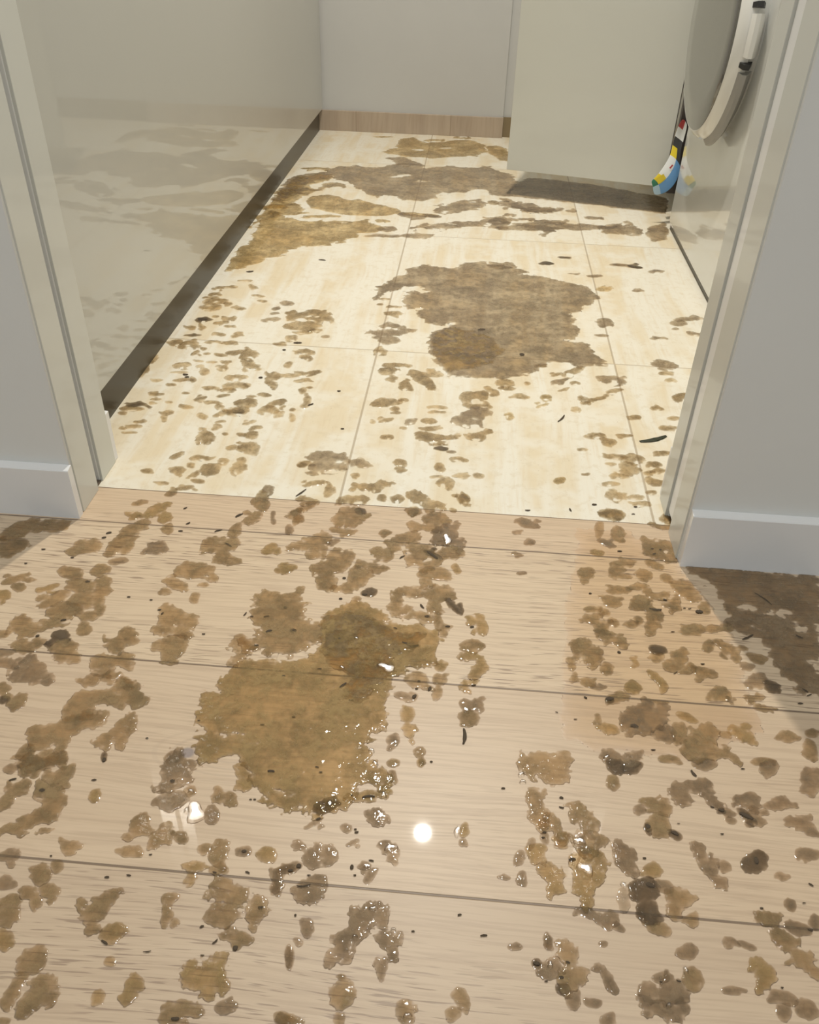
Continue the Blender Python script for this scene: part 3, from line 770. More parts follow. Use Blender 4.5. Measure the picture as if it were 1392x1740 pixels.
REGIONS.append(((892, 1290, 2.784), 'on the timber at the lower right', [
 ('s', '60,20,160,120+130,45,150,150+180,10,60,60', 'thick bubbly brown splash at the head of the curved streak'), ('s', '45,190,70,110,-25+70,270,90,110,-30', 'curved wet streak trailing down from the thick bubbly splash'), ('s', '130,310,110,80,35+160,380,60,80'),
 ('s', '265,245,90,66,40+305,320,80,90,0+290,400,120,90,0'), ('cs', '300,375,120,70,0'), ('sg', '285,490,150,100,0+290,560,120,90,0+265,625,90,80,0+280,685,34,60', 'long glistening golden splash right of the lamp reflection'),
 ('g', '60,450,90,110,10', ), ('g', '115,530,110,66,10+145,600,80,90,-10'), ('g', '165,380,60,80'), ('y', '92,368,34,46'),
 ('sd', '430,30,90,70'), ('sd', '500,38,110,56,-15'), ('s', '415,108,62,66,0'),
 ('', '650,222,120,70,28+600,200,60,50', ), ('', '640,310,110,100,15+650,360,60,50'), ('d', '712,355,70,32,30'), ('d', '580,325,30,50,-10'), ('y', '548,238,50,34'),
 ('y', '480,475,86,150,-32+440,415,40,60,-20', 'grey-brown slanting lobe at the top of the dark slimy lump, lower right'), ('g', '602,522,84,62,0'),
 ('sd', '560,620,120,130,10+590,720,100,90,30', 'dark slimy lump of waste across the front joint at lower right'), ('', '620,790,140,60,25'), ('cs', '470,660,50,120,-5'), ('y', '650,600,100,50,20'),
 ('', '735,655,140,80,22+720,720,70,70'), '790,768,54,60', ('y', '830,440,40,80,-25+865,515,50,110,-38+925,582,70,44,25'),
 ('d', '1085,492,116,112,10', 'dark round splash standing alone at the lower right'), ('y', '945,505,66,40,10'), ('y', '1210,552,60,30,35'),
 ('y', '1045,182,124,66,0+1085,225,40,60'), ('y', '1190,215,130,36,-18+1220,195,70,44,0'), ('d', '1050,268,110,26,32'), ('y', '1075,290,120,50,28'), ('y', '958,250,56,36,20'), ('y', '978,290,50,26,20'), ('d', '935,245,32,16,10'),
 ('y', '745,165,86,110,-35+830,130,130,44,18+890,195,80,34,35'), ('y', '1345,92,72,90,0+1342,145,34,40'), ('y', '1300,305,130,50,15+1350,335,90,40,10'), ('y', '1345,452,110,40,12'),
 ('y', '850,25,110,60'), ('y', '1150,45,90,60'), ('', '1140,752,110,66,5+1210,840,100,76,40+1290,935,150,46,42+1370,1000,90,30,40', 'long brown streak running off the right edge, nearest board'),
 ('y', '1290,800,120,50,15'), ('y', '1370,765,46,60'), ('y', '1255,688,50,44'), ('y', '395,755,60,76,25+300,735,130,34,22'), ('y', '445,795,60,30,25'), ('y', '770,912,106,60'), ('y', '985,860,80,26,30'),('y', '1050,885,90,26,20'),
 ('s', '195,905,70,100,-15+215,1030,140,130,0', 'thick wet brown splash at the bottom right of centre'), ('sy', '110,1000,110,84,-10'), ('d', '55,967,40,40'), ('d', '180,1085,66,50'), ('y', '390,1040,42,150,-32+340,988,56,40'), ('y', '225,1150,62,90'), ('y', '320,1150,76,40'),
 ('s', '800,1040,80,116,-25', 'wet brown lobe beside a dark crumb at the bottom right'), ('y', '690,1100,150,110,0+580,1080,90,56,10+~640,1140,50,40'), ('y', '560,1150,60,100,-30+650,1190,150,80,10+740,1160,40,80', 'looped grey-brown splash at the bottom right'), ('y', '640,1035,70,40'),
 ('y', '980,1090,90,36'), ('g', '1140,1030,86,86,0+1095,990,60,34,25+1125,1080,70,50'), ('y', '1230,1130,140,50,20'), ('y', '1230,1195,54,90,0'), ('y', '1330,1180,110,76,25'), ('y', '390,1230,56,56'), ('y', '110,870,36,60'), ('y', '375,872,34,28'),
]))
REGIONS.append(((140, 380, 2.784), 'on the tiles beside the left cabinets', [
 '630,335,70,14,-5', '600,350,60,12', '635,370,110,26,0+~632,374,40,10', '600,400,90,20', '690,380,40,14', '740,402,62,16,10', '830,342,50,14,5', '850,367,45,10', '805,300,40,16,10', '775,270,50,8', '690,300,80,10', '640,310,50,10,-10',
 ('y', '965,378,60,22,5', 'small grey smudge above the brown ring on the left tile'), ('y', '920,402,34,12'), ('y', '910,424,30,12'), ('y', '895,455,84,18,-5'),
 ('', '1040,440,140,44,-10+1140,450,90,50,15+1050,485,190,40,0+1100,420,80,30,0+~1075,438,44,12,-10', 'ring-like brown splash standing alone on the left tile'), '990,543,60,26', '1045,515,80,14', '1110,505,56,14,-5', ('y', '1150,535,40,14'),
 '700,450,70,20,-15', '660,470,70,14,-5', '690,488,50,10', '630,440,30,12', ('d', '572,455,66,24', 'near-black clot in the shadow at the foot of the left cabinets'), ('d', '520,528,80,8,0'), '515,492,56,22', '560,490,20,36',
 '645,522,60,16,10', '735,523,54,22,-18', '620,560,60,18,-5', '700,565,64,18,0', '440,562,74,32,-10', '510,578,84,44,0+~505,582,34,16', '575,590,30,12', '535,612,44,16,-25', '590,615,36,12',
 '650,622,60,18,5', '720,612,82,22,-5', '790,622,80,44,-15', '550,650,30,10', '615,655,50,10,0', '685,655,50,12,-8', '665,685,44,26,-12', '470,672,76,26,-10', '455,705,84,12', '560,675,30,12', '578,700,50,32,0',
 '800,672,106,26,20', '350,742,50,16,0', '475,740,84,14,-5', '525,740,26,26', '425,762,36,12', '970,668,36,26,-30', '1055,608,112,26,0+1055,635,60,26', '930,572,50,14',
 ('', '910,722,60,30,0+895,755,36,40+970,718,100,16,0+1040,710,110,14,-8+1112,702,40,12,-10', 'wavy brown trail on the left tile'), '1050,742,62,18,-10', '1075,776,30,10', '730,728,100,26,-5', '720,770,120,34,0', '780,765,34,18',
 '615,780,80,20,10', '690,790,70,22', '345,808,62,18', '350,832,50,10', '340,850,34,8', '490,802,36,12', '560,828,70,14,-15', '615,850,84,20,5', '650,870,44,24', '665,815,56,14,-8',
 '770,848,110,40,0', '740,885,100,40,-5', ('d','748,888,40,22'), '670,900,100,22,-15', '860,810,70,16,5', '800,818,50,10', ('d', '255,856,104,16,-8'), '235,875,120,22', '190,895,36,14', '490,866,64,20,10', '405,895,60,18,-8', '385,925,20,30', '410,845,20,8',
 '1065,835,34,46,15+1045,865,36,20', '1040,790,30,30', '920,850,80,26,-20', '880,885,90,36,-12', '925,900,40,34', '995,880,26,16', '990,920,28,40', '568,910,44,28,20', '280,938,50,14', '190,970,36,12', '250,960,70,18', '230,990,60,10',
 '820,970,66,22,-10', '800,998,70,34,-10', '790,940,60,14,-15', '755,1000,36,16', '650,938,50,12,-10', '640,965,50,20,-25', '677,995,30,14', '570,970,36,14', '585,1000,80,24,0+560,1015,60,20,-20+600,1025,50,24',
 '790,1055,88,44,-8', '705,1062,60,24,-8', '450,1100,80,22,-22', '570,1110,84,24,5', '515,1140,38,20', '450,1168,74,38,-5', '665,1126,52,30,0', '605,1165,96,60,-10', '525,1190,60,18,-22', '735,1150,50,84,25',
 '305,1173,52,22,0', '372,1228,60,16,0', '545,1220,60,20,5', '490,1250,84,18,-8', '420,1275,60,30,-30',
 ('y', '1150,1105,170,50,0+1225,1110,90,40,12+1320,1135,100,26,12+1160,1150,160,56,5', 'grey-brown claw-shaped splash on the tiles above the timber joint'), '1040,1145,40,18,-10', '1292,1192,38,18', '1100,1230,120,24,-8', '1165,1262,34,64,22',
 ('y', '878,1262,60,50,0', 'dark wet drop straddling the joint of tile and timber, left of centre'), '850,1290,50,60,15',
 'P140,700 200,690 170,720', '270,690,90,60,-35', '330,640,50,40,-20',
]))
REGIONS.append(((560, 400, 2.175), 'on the middle laundry tiles', [
 ('Pyr', 'P180,200 215,170 270,150 290,125 350,112 430,118 470,120 510,105 560,100 640,105 690,125 740,140 700,150 760,150 830,160 900,175 960,200 985,215 985,235 940,255 915,280 890,290 905,310 880,325 915,345 915,375 890,390 870,395 930,400 985,440 1000,465 1030,480 980,482 920,482 880,467 820,467 800,485 760,500 700,515 640,525 560,525 500,520 450,520 420,490 385,460 378,400 390,360 430,340 470,330 430,325 370,335 330,300 345,275 300,265 270,235 290,215 370,207 340,197 280,190 260,205 220,200 200,225 165,245', 'largest grey-brown puddle on the laundry tiles, in the middle of the room'),
 ('Pg', 'P385,375 440,345 520,350 600,380 640,420 600,470 520,490 450,500 410,470 385,430', 'golden shallow part of the middle laundry puddle'),
 ('y', '225,335,80,20,0+215,362,110,22,0+215,388,80,26,0+285,350,50,8,10', 'stacked brown smears left of the large tile puddle'), '188,430,44,24', '240,290,64,14', '235,265,50,8', '205,235,40,8', '185,255,26,8',
 '250,482,96,20,0', '215,503,60,22', '228,532,54,14,-10', '345,532,120,40,38', '280,555,44,34', '200,620,86,24,-5', '240,640,30,18', '250,656,28,10', '275,610,34,14', '207,685,50,12,-20', '160,690,18,12',
 '395,636,76,14,0', '400,655,70,10', '370,685,54,20', ('y', '300,690,42,20'), '272,712,24,8', '375,716,60,16', '370,745,100,34,0+440,745,60,18+400,768,60,16', '212,747,42,18', ('d', '418,786,44,16,5'), ('y','450,800,34,10'),
 ('', '540,598,96,50,0+555,630,90,36,5', 'upper lobe of the hanging brown splash below the large tile puddle'), ('y', '545,660,110,36,-5+515,690,110,44,5+~500,705,30,14', 'ringed middle lobe of the hanging brown splash on the tiles'), '545,745,66,34,0+582,730,34,16,-15', '650,548,70,28', '655,565,60,14',
 '600,575,66,14,22', '708,595,64,16,10', '730,548,20,12', ('g', '665,668,26,30+~656,670,16,16'), ('g', '800,600,38,22'), ('g', '790,630,46,8,-22'), ('y', '850,540,60,14,-15'), '900,505,80,18,-20', '905,548,36,14', '870,570,40,8,-20', '840,515,40,8,-20', '780,480,40,10',
 ('y', '1045,535,98,28,8', 'dark arched smear on the tile joint right of the large puddle'), '990,605,90,14,-18', '945,620,36,14', '910,645,36,16', '1050,575,60,14,-15', ('y', '1020,325,64,34,0'), ('y', '1010,371,42,10'), ('g', '1015,200,60,16'),
 ('y', '1235,478,90,26,8', 'dark smear near the right jamb lying on a tile joint'), '1240,510,50,12', '1260,535,40,14', '1300,595,60,26,-20', '1205,638,44,14', '1130,672,44,16', '1272,678,50,14', '1245,714,60,18,8',
 '990,743,60,22', '1030,767,60,28,10', '935,792,38,10', '1090,740,60,12', '1060,820,90,16,0', '1125,828,56,28', '1105,862,70,40', '1070,890,60,20', '1040,845,40,10',
 '1225,805,60,20', '1200,845,46,22', '1210,870,46,18', '1200,915,52,30', '1190,950,38,16', '1180,880,30,16', '1040,920,60,18', '1060,962,70,36', '1130,968,56,18', '1150,992,66,22', '1045,1030,90,32', '1255,1050,66,28',
 ('g', '850,905,38,22'), '950,885,18,8', '260,842,46,26,20', '265,865,30,22', '550,887,34,18', '480,828,70,14,5', '408,855,40,34', '430,915,66,40,0', '395,892,50,10', '488,888,56,14', '498,975,38,34', '460,960,20,10',
 ('d', '805,103,44,10,5'), ('y', '870,82,42,6'), ('y', '900,143,40,6'), ('y', '1095,112,90,8,8'), ('d', '1130,118,44,9,10'), ('y', '1210,135,60,14'), ('y', '980,150,60,10'), ('y', '1290,325,66,16,0'), ('y', '1350,365,60,12,10'), ('y', '1278,347,26,10'), ('y', '1215,381,60,10'), ('y', '1330,310,110,16,-5'),
 ('y','1140,205,40,8,0'),
]))
REGIONS.append(((500, 680, 3.48), 'on the tiles by the timber joint', [
 '410,510,120,40,5+480,520,80,60,30+530,493,90,34,8', '522,577,48,32', '300,592,90,36,-20+385,590,110,56,-18', '610,582,70,50',
 ('', '722,560,110,56,10+750,590,60,50,20+830,635,100,60,5', 'brown splash crossing the joint of tile and timber at the centre'), '940,655,36,20', '700,658,60,36',
 '60,580,90,32,-5+90,612,110,32,-12', '30,702,44,54,0+20,655,50,30,-30', '60,380,90,28,-10', ('', '1000,582,66,44+1020,622,30,18'),
]))
REGIONS.append(((450, 100, 2.784), 'on the far laundry tiles', [
 ('Pgr', 'P-20,760 60,740 100,755 150,760 200,770 260,770 330,780 400,775 480,765 540,790 570,805 520,820 440,830 400,855 330,870 250,885 180,890 110,900 80,930 30,940 -40,965 -110,985 -150,1010 -175,1000 -150,950 -110,905 -60,850 -30,810', 'golden-brown puddle on the far tiles beside the left cabinets'),
 ('Pg', 'P195,680 230,650 290,645 350,655 400,670 440,665 500,685 560,695 630,710 650,730 570,740 480,745 400,740 300,720 230,705+720,738,200,18,3', 'long golden-brown tongue of dirty water on the far tiles'),
 ('Pyr', 'P110,575 200,545 290,535 360,510 430,505 480,520 560,515 620,495 590,470 640,465 720,490 770,520 860,510 950,515 1060,510 1130,540 1180,560 1190,600 1150,650 1080,640 1040,620 960,625 900,635 830,640 800,660 760,672 690,668 620,655 560,640 530,655 480,630 430,610 400,585 350,570 320,555 250,575 190,600 150,640 80,680 40,670 80,610+~640,555,130,14,-6+~760,580,60,8+~850,640,60,14', 'widest brown puddle reaching across the far laundry tiles'),
 ('Pgr', 'P560,440 620,420 650,380 700,375 760,400 850,395 900,385 1000,390 1040,410 1050,440 1000,460 900,465 800,470 720,465 640,460 590,450+~860,425,80,8+~720,430,60,8,5', 'streaky brown puddle at the foot of the far wall'),
 ('Pg', 'P1050,415 1090,410 1145,425 1145,485 1110,480 1070,450', 'golden puddle beside the hanging cabinet door, by the far wall'),
 ('Pgr', 'P150,560 230,548 330,540 300,575 200,600 260,622 180,650 140,680 190,715 140,740 60,742 -25,760 -60,800 -20,720 30,680 90,620', 'ragged golden water between the far puddles along the left cabinets'),
 ('yr', '930,700,200,54,-5+1000,685,80,40+850,715,90,30'), '1080,680,50,18', ('yr', '1010,785,260,26,3+1100,762,90,30+1080,775,120,26'), ('yr', '840,795,150,28,0+740,802,120,16'), ('y', '560,838,180,14'), ('y', '720,838,140,18'), ('y', '790,745,90,16,5'), ('g','560,770,60,14'), ('y','700,745,120,22,5'), ('y','580,805,90,26'),
 ('yr', '1290,720,150,24'), ('y', '1160,740,60,14'), ('y', '1205,705,100,16,20'), ('yr', '1330,770,160,18'), ('yr', '1250,802,280,22'), ('y','1150,672,80,18,15'), ('y','1120,800,60,12'), '330,600,116,26,5', '230,620,84,12,0', ('g', '260,745,150,12'), ('g', '180,730,60,8'), ('g', '60,700,96,20'), ('g', '350,772,120,6'), ('g', '130,692,60,8'), ('g', '100,625,120,16,-10'), ('g', '40,730,60,10'), ('g', '240,520,140,8'),
 ('g', '560,370,90,6'), ('g', '800,385,80,6'), ('g','930,375,60,6'), '680,500,120,10',
]))
REGIONS.append(((840, 0, 2.522), 'under and beside the open cabinet door', [
 ('Py', 'P50,835 100,785 150,765 250,770 400,790 480,800 740,850 735,915 640,905 480,885 440,880 300,865 150,850', 'flat grey puddle in the shadow under the open cabinet door'),  # sheet also puts the door's shadow band into its grey colour
 ('yr', '100,880,180,22,5'), ('y', '200,902,130,16'), ('y', '20,950,80,28'), ('yr', '300,970,440,24,2'), ('yr', '540,985,200,40,3'), ('y','130,940,90,10'), ('y','420,935,70,14'), ('y', '700,1000,90,70'), ('y', '30,1140,120,24'), ('d', '222,1130,60,14'), ('d', '300,1103,50,8'), ('d', '600,1142,60,10,10'), ('y', '530,1135,80,10'), ('y', '330,905,40,10'),
]))
GLINTS = [
 (658, 1136, 26, 12, 'flat clear flake gleaming in the upper half of the centre puddle'),
 (333, 1382, 34, 26, 'clear lump of slime flashing white, at left on the middle board'),
 (317, 1378, 9, 6, 'tiny clear droplet touching the white-flashing slime lump'),
 (777, 1413, 10, 16, 'clear droplet gleaming right beside the round lamp reflection'),
 (664, 1441, 18, 12, 'clear droplet gleaming just left and below the round lamp reflection'),
 (985, 1430, 15, 13, 'upper clear slime lump in the golden splash right of the lamp reflection'),
 (995, 1477, 22, 20, 'lower clear slime lump in the golden splash right of the lamp reflection'),
 (760, 919, 14, 12, 'clear droplet flashing at the splash just past the doorway'),
 (935, 1640, 10, 10, 'clear droplet flashing on the splash at the bottom right of centre'),
 (634, 1545, 14, 7, 'clear droplet at the top of the slanting streak'),
 (692, 1726, 12, 8, 'clear droplet flashing at the very bottom centre'),
 (325, 1345, 8, 6, 'clear droplet between the knot and the white-flashing lump'),
 (632, 1722-446, 8, 6, 'clear droplet at the right rim of the centre puddle, upper one'),
 (638, 1299, 9, 8, 'clear droplet at the right rim of the centre puddle, lower one'),
 (652, 1352, 10, 8, 'clear droplet below the right rim of the centre puddle'),
 (560, 1366, 8, 7, 'clear droplet on the dark bubbly lump below the centre puddle'),
 (885, 1317, 9, 7, 'clear droplet on the left rim of the thick bubbly splash'),
 (888, 1329, 8, 6, 'clear droplet lowest on the left rim of the thick bubbly splash'),
 (606, 1086, 6, 5, 'clear droplet high in the centre puddle'),
 (582, 1136, 8, 5, 'clear droplet in the middle of the centre puddle'),
 (1165, 1650, 8, 10, 'clear droplet on the wet brown lobe at the bottom right'),
 (1136, 1709, 9, 6, 'clear droplet on the looped splash at the bottom right'),
 (1030, 1288, 9, 6, 'clear droplet on the sparkling splash right of the curved streak'),
 (603, 1592, 7, 5, 'clear droplet halfway down the slanting streak'),
 (669, 1580, 7, 5, 'clear droplet right of the slanting streak'),
 (1060, 1505, 8, 10, 'clear droplet on the left of the dark slimy lump'),
]
SPECIAL_BITS = [
 (1112, 748, 46, 9, -12, 'leaf_fragment', 'long dark green leaf fragment lying by the right door jamb', 'leaf'),
 (790, 1252, 26, 9, 92, 'debris_fragment', 'upright dark brown debris fragment below the right edge drops', 'bit'),
 (1114, 1037, 21, 5, 5, 'debris_fragment', 'black sliver on the timber below the right jamb', 'bit'),
 (1188, 1040, 12, 9, 0, 'debris_fragment', 'black clot right of the sliver below the right jamb', 'bit'),
 (1298, 1018, 36, 3, 35, 'twig_fragment', 'thin straight twig on the right-hand puddle', 'bit'),
 (1271, 1084, 20, 5, -25, 'debris_fragment', 'dark flake at the lower edge of the right-hand puddle', 'bit'),
 (955, 712, 16, 4, -45, 'debris_fragment', 'slanting dark flake on the pale middle tile', 'bit'),
 (887, 603, 8, 7, 0, 'debris_fragment', 'black speck inside the large tile puddle', 'bit'),
 (818, 561, 12, 6, -10, 'debris_fragment', 'dark flake in the centre of the large tile puddle', 'bit'),
 (583, 1165, 14, 5, -35, 'debris_fragment', 'dark flake in the middle of the centre puddle', 'bit'),
 (512, 838, 22, 3, -35, 'twig_fragment', 'thin dark twig at the tile edge left of centre', 'bit'),
 (735, 944, 22, 6, 35, 'debris_fragment', 'curved dark husk on the ring-shaped splash', 'bit'),
 (178, 1602, 12, 7, 35, 'debris_fragment', 'hooked dark husk on the nearest board at left', 'bit'),
 (461, 1311, 12, 6, 5, 'debris_fragment', 'dark lump in the lower left part of the centre puddle', 'bit'),
 (626, 1354, 22, 6, -5, 'debris_fragment', 'dark flat husk below the centre puddle', 'bit'),
 (516, 1507, 24, 5, -5, 'debris_fragment', 'dark sliver lying on the front board joint', 'bit'),
 (1268, 1387, 26, 9, 25, 'debris_fragment', 'fat dark husk on the lower right splash', 'bit'),
 (1105, 1505, 16, 10, 15, 'debris_fragment', 'black clot on top of the dark slimy lump', 'bit'),
 (972, 1461, 12, 7, -10, 'debris_fragment', 'small dark clot beside the upper clear slime lump', 'bit'),
 (345, 543, 16, 6, 0, 'debris_fragment', 'black clot in the shadow under the left cabinets', 'bit'),
]
BITS = [(506,583,14,4,0),(443,642,7,4,0),(315,637,9,4,5),(483,595,6,3,0),(576,665,6,3,0),(582,729,6,3,0),(425,462,12,3,-5),(548,442,12,2,5),(528,688,10,3,-20),
 (318,1001-360,8,3,0),(185,1076-170,10,4,-15),(177,914,8,4,-10),(320,890,8,3,-25),(315,864,7,3,-25),(307,903,8,3,0),(388,926,14,4,30),(371,902,14,3,-15),(406,876,14,4,-25),(74,934,7,3,0),(123,948,6,3,0),(44,958,5,3,0),
 (149,989,9,5,0),(108,1054,10,4,-10),(64,1081,7,5,-20),(271,1037,7,3,-10),(276,1043,6,3,-40),(219,1015,6,3,0),(257,1020,5,3,0),(417,1044,8,3,-50),(428,1048,6,3,0),(453,1048,10,3,-8),(436,1097,8,3,0),(482,1149,6,3,0),(446,1232,8,3,0),(338,1225,5,3,0),(250,1255,5,3,0),(346,1078,6,3,0),
 (457,1073,11,6,-15),(498,1072,12,8,0),(485,1188-155,6,5,0),(579,1018,6,4,0),(683,947,10,3,-30),(585,983,6,4,0),(620,1044-33,9,5,0),(726,1048,9,5,0),(717,1031,9,5,50),(761,1065,8,4,0),(802,1066,7,4,-10),(712,1158,5,4,0),(730,1171,8,7,-60),(704,1184,8,8,-50),(708,1171,5,4,0),(672,1068,7,3,20),(702,1099,20,5,-5),(690,1094,14,5,10),(580,1087,12,6,15),(597,1190,8,3,0),(499,1219,6,3,0),(543,1139-2,8,3,0),
 (805,1165,8,3,-10),(897,868,9,3,0),(969,867,6,4,60),(1010,858,8,4,0),(1076,874,6,2,0),(1053,937,8,3,0),(1161,862-120,5,3,0),(1080,862,6,3,0),(1108,933,5,4,0),(1122,935,5,4,0),(1112,942,6,4,-20),(1052,1109,6,5,20),(1003,1009,5,3,0),(1130,1020,7,4,15),(1163,1034,5,2,0),(1172,1035,6,2,-10),(1194,1129,7,3,0),(1148,1144,8,2,-30),(1143,1074,7,2,0),(1358,1083,14,4,25),(1368,1174,12,4,30),(1375,1182,9,3,-20),(1360,1196,9,4,0),(1036,1188,14,8,-8),(995,1186,6,4,30),(978,1223,6,2,0),(1110,1275,8,3,0),(946,1211,5,2,10),
 (1078,1234,14,8,10),(984,840-330,6,3,0),(954,1356,7,5,10),(954,1373,9,4,15),(1095,1459,6,5,0),(1210,1372,7,4,20),(1226,1378,10,5,10),(1153,1400,5,2,0),(1178,1315,14,6,50),(1262,1307,7,3,0),(1227,1418,6,3,0),(1378,1504,10,4,30),(1366,1535,6,3,0),(1377,1581,9,5,10),(1294,1544,6,4,0),(1329,1679,5,4,0),(1153,1668,9,4,20),(1123,1669,5,3,0),(954,1662,8,8,0),(928,1668,6,4,0),(965,1636,8,6,20),(912,1638,12,9,10),(923,1464-40,6,4,0),(925,1415,7,4,0),
 (1285,1463,8,16,10),(1147,1416,14,8,25),(1101,1405,8,12,0),(781,1555,7,5,-10),(702,1583,6,4,0),(822,1590,12,5,-5),(598,1474,6,11,5),(603,1488,5,4,0),(631,1463,9,4,10),(606,1415,7,5,-10),(604,1410,5,4,0),(508,1472,8,10,0),(494,1480,9,6,0),(502,1556,4,6,0),(525,1708-220,7,3,0),(343,1575,8,5,-25),(366,1601,12,4,-40),(400,1612,8,12,0),(443,1543,9,8,0),(421,1483,8,5,20),(365,1483,7,4,10),(415,1447,8,7,0),(426,1359,5,3,0),(433,1359,5,3,0),(293,1328,8,8,0),(160,1326,9,4,-5),(22,1325,14,4,-15),(72,1343,12,12,0),(219,1488,8,4,10),(182,1491,8,5,0),(256,1453,6,3,-10),(87,1455,4,4,0),(344,1624,7,3,0),(250,1618,14,3,-5),(177,1292,6,10,0),(298,1732,14,9,0),(545,1313,6,3,0),(598,1352,5,3,0),(541,1392,8,5,-20),(539,1304,7,3,10),(855,1340,7,4,0),(733,1295,5,4,0)]


# 300 largest blots are things; the smallest flecks beyond that are one
ERNG = random.Random(11)
items = []      # (area_px, pos, neg, matkey, ragged, foam, name, label, group)
for reg in REGIONS:
    (ox, oy, sc), where, lst = reg
    for e in lst:
        flags, txt = ('', e) if isinstance(e, str) else (e[0], e[1])
        lab = None
        if not isinstance(e, str) and len(e) > 2: lab = e[2]
        pos, neg = parse(txt, ox, oy, sc)
        pos0 = pos
        ap = np.array([q for p in pos for q in p]); w, h = ap.max(0)-ap.min(0)
        mk = 'brown'
        for f_, k_ in (('g', 'gold'), ('y', 'grey'), ('d', 'deep'), ('c', 'clear'), ('f', 'film')):
            if f_ in flags: mk = k_
        foam = (0.6 if 'P' in flags else 1.0) if 's' in flags else 0.0
        nm = 'spill_puddle' if 'P' in flags else 'spill_drop'
        if 'P' not in flags: pos, neg = enrich(pos, neg, 'tiles' in where, ERNG)
        items.append([w*h, pos, neg, mk, 1.6 if 'r' in flags else 1.0, foam, nm, lab, where, (w, h, len(pos0), float(ap[:, 0].mean()), float(ap[:, 1].mean()))])
items.sort(key=lambda i: -i[0])
TONE = {'brown': 'brown', 'gold': 'golden-brown', 'grey': 'grey-brown', 'deep': 'very dark brown', 'clear': 'clear jelly-like', 'film': 'pale'}
rest = []; PENDING = {}
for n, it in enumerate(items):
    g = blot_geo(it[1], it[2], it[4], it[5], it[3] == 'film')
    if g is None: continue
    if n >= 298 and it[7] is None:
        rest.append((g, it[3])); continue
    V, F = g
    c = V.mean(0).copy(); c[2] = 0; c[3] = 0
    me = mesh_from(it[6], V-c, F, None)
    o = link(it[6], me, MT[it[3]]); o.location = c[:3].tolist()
    w, h, npos, mx, my = it[9]
    if it[7]:
        tag(o, it[7], 'puddle' if 'puddle' in it[6] else 'splash')
    else:
        ar = w*h
        sz = 'large' if ar > 6500 else ('mid-sized' if ar > 1500 else 'small')
        sh = ('lobed blot' if npos > 2 else 'two-lobed blot') if npos > 1 else ('long streak' if max(w, h) > 2.4*min(w, h) else 'rounded drop')
        PENDING.setdefault('%s %s %s %s' % (sz, TONE[it[3]], sh, it[8]), []).append((mx, o, 'splash'))
if rest:
    VV, FF, MI = [], [], []; k = 0
    keys = ['brown', 'gold', 'grey', 'deep', 'clear']
    for (V, F), mk in rest:
        VV.append(V); FF.append(F+k); MI.append(np.full(len(F), keys.index(mk))); k += len(V)
    me = mesh_from('spill_flecks', np.concatenate(VV), np.concatenate(FF), None, np.concatenate(MI))
    o = link('spill_flecks', me, [MT[k] for k in keys])
    tag(o, 'tiny flecks of dirty brown water scattered over the laundry tiles and timber', 'splash', kind='stuff')

# ------------------------------------------------------------------ clear jelly lumps that catch the lamp


def glint(px, py, w, h, label, seed, rot=0.0):
    """flat-topped clear droplet; its top leans so that the downlight is mirrored in it"""
    c = fl(px, py); P = np.array([c[0], c[1], 0.002])
    a = np.array(LAMP)-P; a /= np.linalg.norm(a); b_ = CAM-P; b_ /= np.linalg.norm(b_)
    nrm = a+b_; nrm /= np.linalg.norm(nrm)
    sx = float(np.hypot(*(fl(px+1, py)-c))); sy = float(np.hypot(*(fl(px, py+1)-c)))
    rng = random.Random(seed); n = 22
    V, F = [], []
    rad = [1+0.25*math.sin(2*t*2*math.pi/n+seed)+0.18*math.sin(3*t*2*math.pi/n+2*seed)+rng.uniform(-.05, .05) for t in range(n)]
    for s, hh in ((1.12, 0.0), (1.06, 0.45), (1.0, 0.8), (0.90, 1.0), (0.5, 1.02), (0.02, 1.03)):
        for i in range(n):
            t = 2*math.pi*i/n+rot
            dx = w/2*sx*rad[i]*s*math.cos(t); dy = h/2*sy*rad[i]*s*math.sin(t)
            top = 0.0022-(nrm[0]*dx+nrm[1]*dy)/nrm[2]
            V.append((dx, dy, min(0.006, max(0.0002, top))*hh if hh < 0.99 else max(0.0003, top)+(hh-1)*0.0015))
    for k in range(5):
        for i in range(n): F.append((k*n+i, k*n+(i+1) % n, (k+1)*n+(i+1) % n, (k+1)*n+i))
    F.append(tuple(5*n+i for i in range(n)))
    me = bpy.data.meshes.new('jelly_lump'); me.from_pydata(V, [], F); me.update()
    for p in me.polygons: p.use_smooth = abs(p.index-2.5*n) < 1.0*n and False
    o = link('jelly_lump', me, MT['clear']); o.location = (float(c[0]), float(c[1]), 0.0004)
    tag(o, label, 'jelly lump')
    return o


for i, g in enumerate(GLINTS): glint(*g[:4], g[4], i+3)

# ------------------------------------------------------------------ dark bits of debris


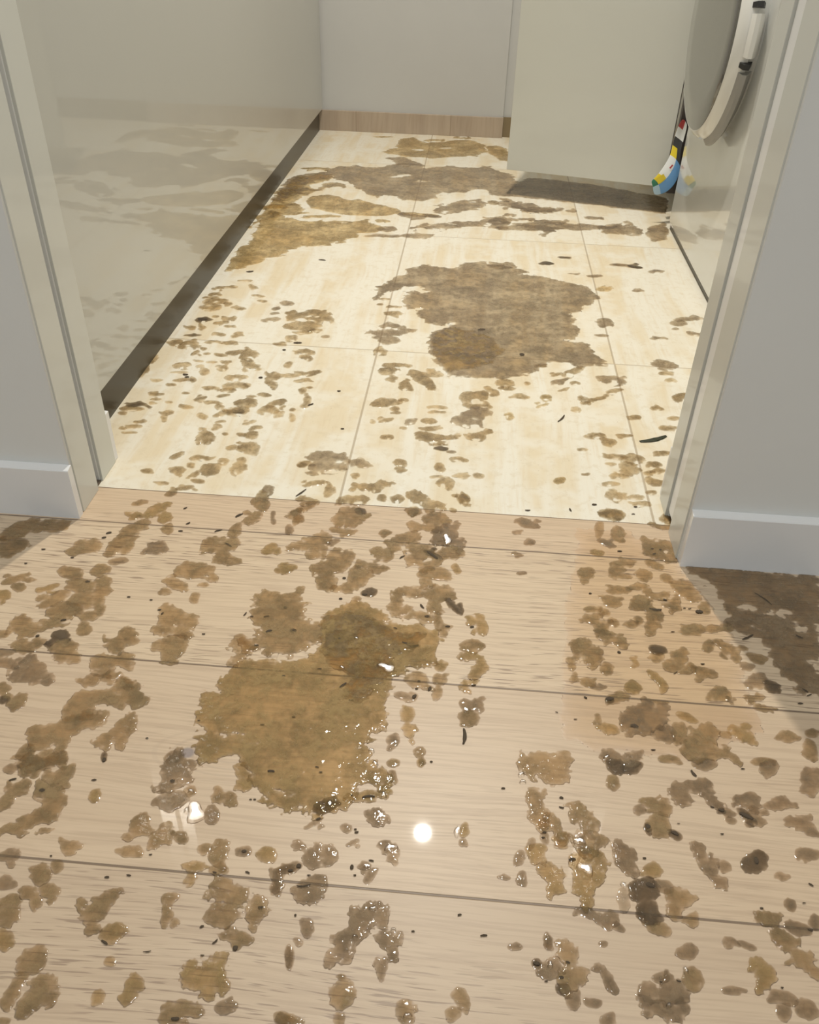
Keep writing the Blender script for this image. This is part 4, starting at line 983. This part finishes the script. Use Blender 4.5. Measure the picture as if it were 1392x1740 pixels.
def bit(px, py, ln, wd, ang_, name, label, group, seed, m='bit', thick=0.0005):
    """small tapered, bent fragment lying on the floor; ln, wd and angle as seen in the photo"""
    a = math.radians(ang_)
    e0 = fl(px-ln/2*math.cos(a), py-ln/2*math.sin(a)); e1 = fl(px+ln/2*math.cos(a), py+ln/2*math.sin(a))
    s0 = fl(px-wd/2*-math.sin(a), py-wd/2*math.cos(a)); s1 = fl(px+wd/2*-math.sin(a), py+wd/2*math.cos(a))
    ax = e1-e0; L_ = float(np.hypot(*ax)); ax = ax/L_; sd_ = np.array([-ax[1], ax[0]])
    W_ = max(0.0008, abs(float((s1-s0) @ sd_)))*0.72
    c = fl(px, py); rng = random.Random(seed)
    ln_k = 1
    bend = rng.uniform(-.10, .10)*L_; V, F = [], []
    nseg, nr = 9, 8
    for i in range(nseg+1):
        t = i/nseg; wv = (math.sin(math.pi*min(1, max(0, 0.08+0.84*t)))**0.6)*rng.uniform(.8, 1.15)
        cx = ax*(t-.5)*L_+sd_*bend*4*(t-.5)**2
        for j in range(nr):
            q = 2*math.pi*j/nr
            o2 = cx+sd_*math.cos(q)*W_/2*wv
            V.append((o2[0], o2[1], 0.0007+thick*(0.6+0.6*math.sin(q)*wv)))
    for i in range(nseg):
        for j in range(nr): F.append((i*nr+j, i*nr+(j+1) % nr, (i+1)*nr+(j+1) % nr, (i+1)*nr+j))
    F.append(tuple(range(nr-1, -1, -1))); F.append(tuple(nseg*nr+j for j in range(nr)))
    me = bpy.data.meshes.new(name); me.from_pydata(V, [], F); me.update()
    for p in me.polygons: p.use_smooth = True
    o = link(name, me, MT[m]); o.location = (float(c[0]), float(c[1]), 0.0)
    if group: PENDING.setdefault(label, []).append((px, o, 'debris'))
    else: tag(o, label, 'debris')
    return o


for i, (px, py, ln, wd, an, nm, lab, m_) in enumerate(SPECIAL_BITS):
    bit(px, py, ln, wd, an, nm, lab, None, i, m_, 0.0008)


def zone(x, y):
    if y < 560: return 'on the far laundry tiles'
    if y < 870 and x < 600: return 'on the laundry tiles near the left cabinets'
    if y < 880: return 'on the laundry tiles near the right door jamb'
    if y < 1130: return 'on the boards just inside the doorway' if 430 < x < 860 else ('on the boards below the left skirting' if x <= 430 else 'on the boards below the right skirting')
    if y < 1470: return 'on the middle timber board left of the lamp reflection' if x < 715 else 'on the middle timber board right of the lamp reflection'
    return 'on the nearest timber board, left half' if x < 700 else 'on the nearest timber board, right half'


for i, (px, py, ln, wd, an) in enumerate(BITS):
    z_ = zone(px, py)
    bit(px, py, ln, wd, an, 'debris_crumb', 'tiny blackish crumb '+z_, 'crumbs '+z_, 50+i)

ONES = ['', 'first', 'second', 'third', 'fourth', 'fifth', 'sixth', 'seventh', 'eighth', 'ninth', 'tenth', 'eleventh', 'twelfth', 'thirteenth', 'fourteenth', 'fifteenth', 'sixteenth', 'seventeenth', 'eighteenth', 'nineteenth']
TENS = {2: ('twentieth', 'twenty-'), 3: ('thirtieth', 'thirty-'), 4: ('fortieth', 'forty-'), 5: ('fiftieth', 'fifty-')}
for lb, lst in PENDING.items():
    lst.sort(key=lambda q: q[0]); n = len(lst)
    for k, (_, o, cat) in enumerate(lst, 1):
        if n == 1: w = ''
        elif k == 1: w = ', leftmost'
        elif k == n: w = ', rightmost'
        else: w = ', %s from left' % (ONES[k] if k < 20 else (TENS[k//10][0] if k % 10 == 0 else TENS[k//10][1]+ONES[k % 10]))
        tag(o, lb+w, cat, lb if n > 1 else None)
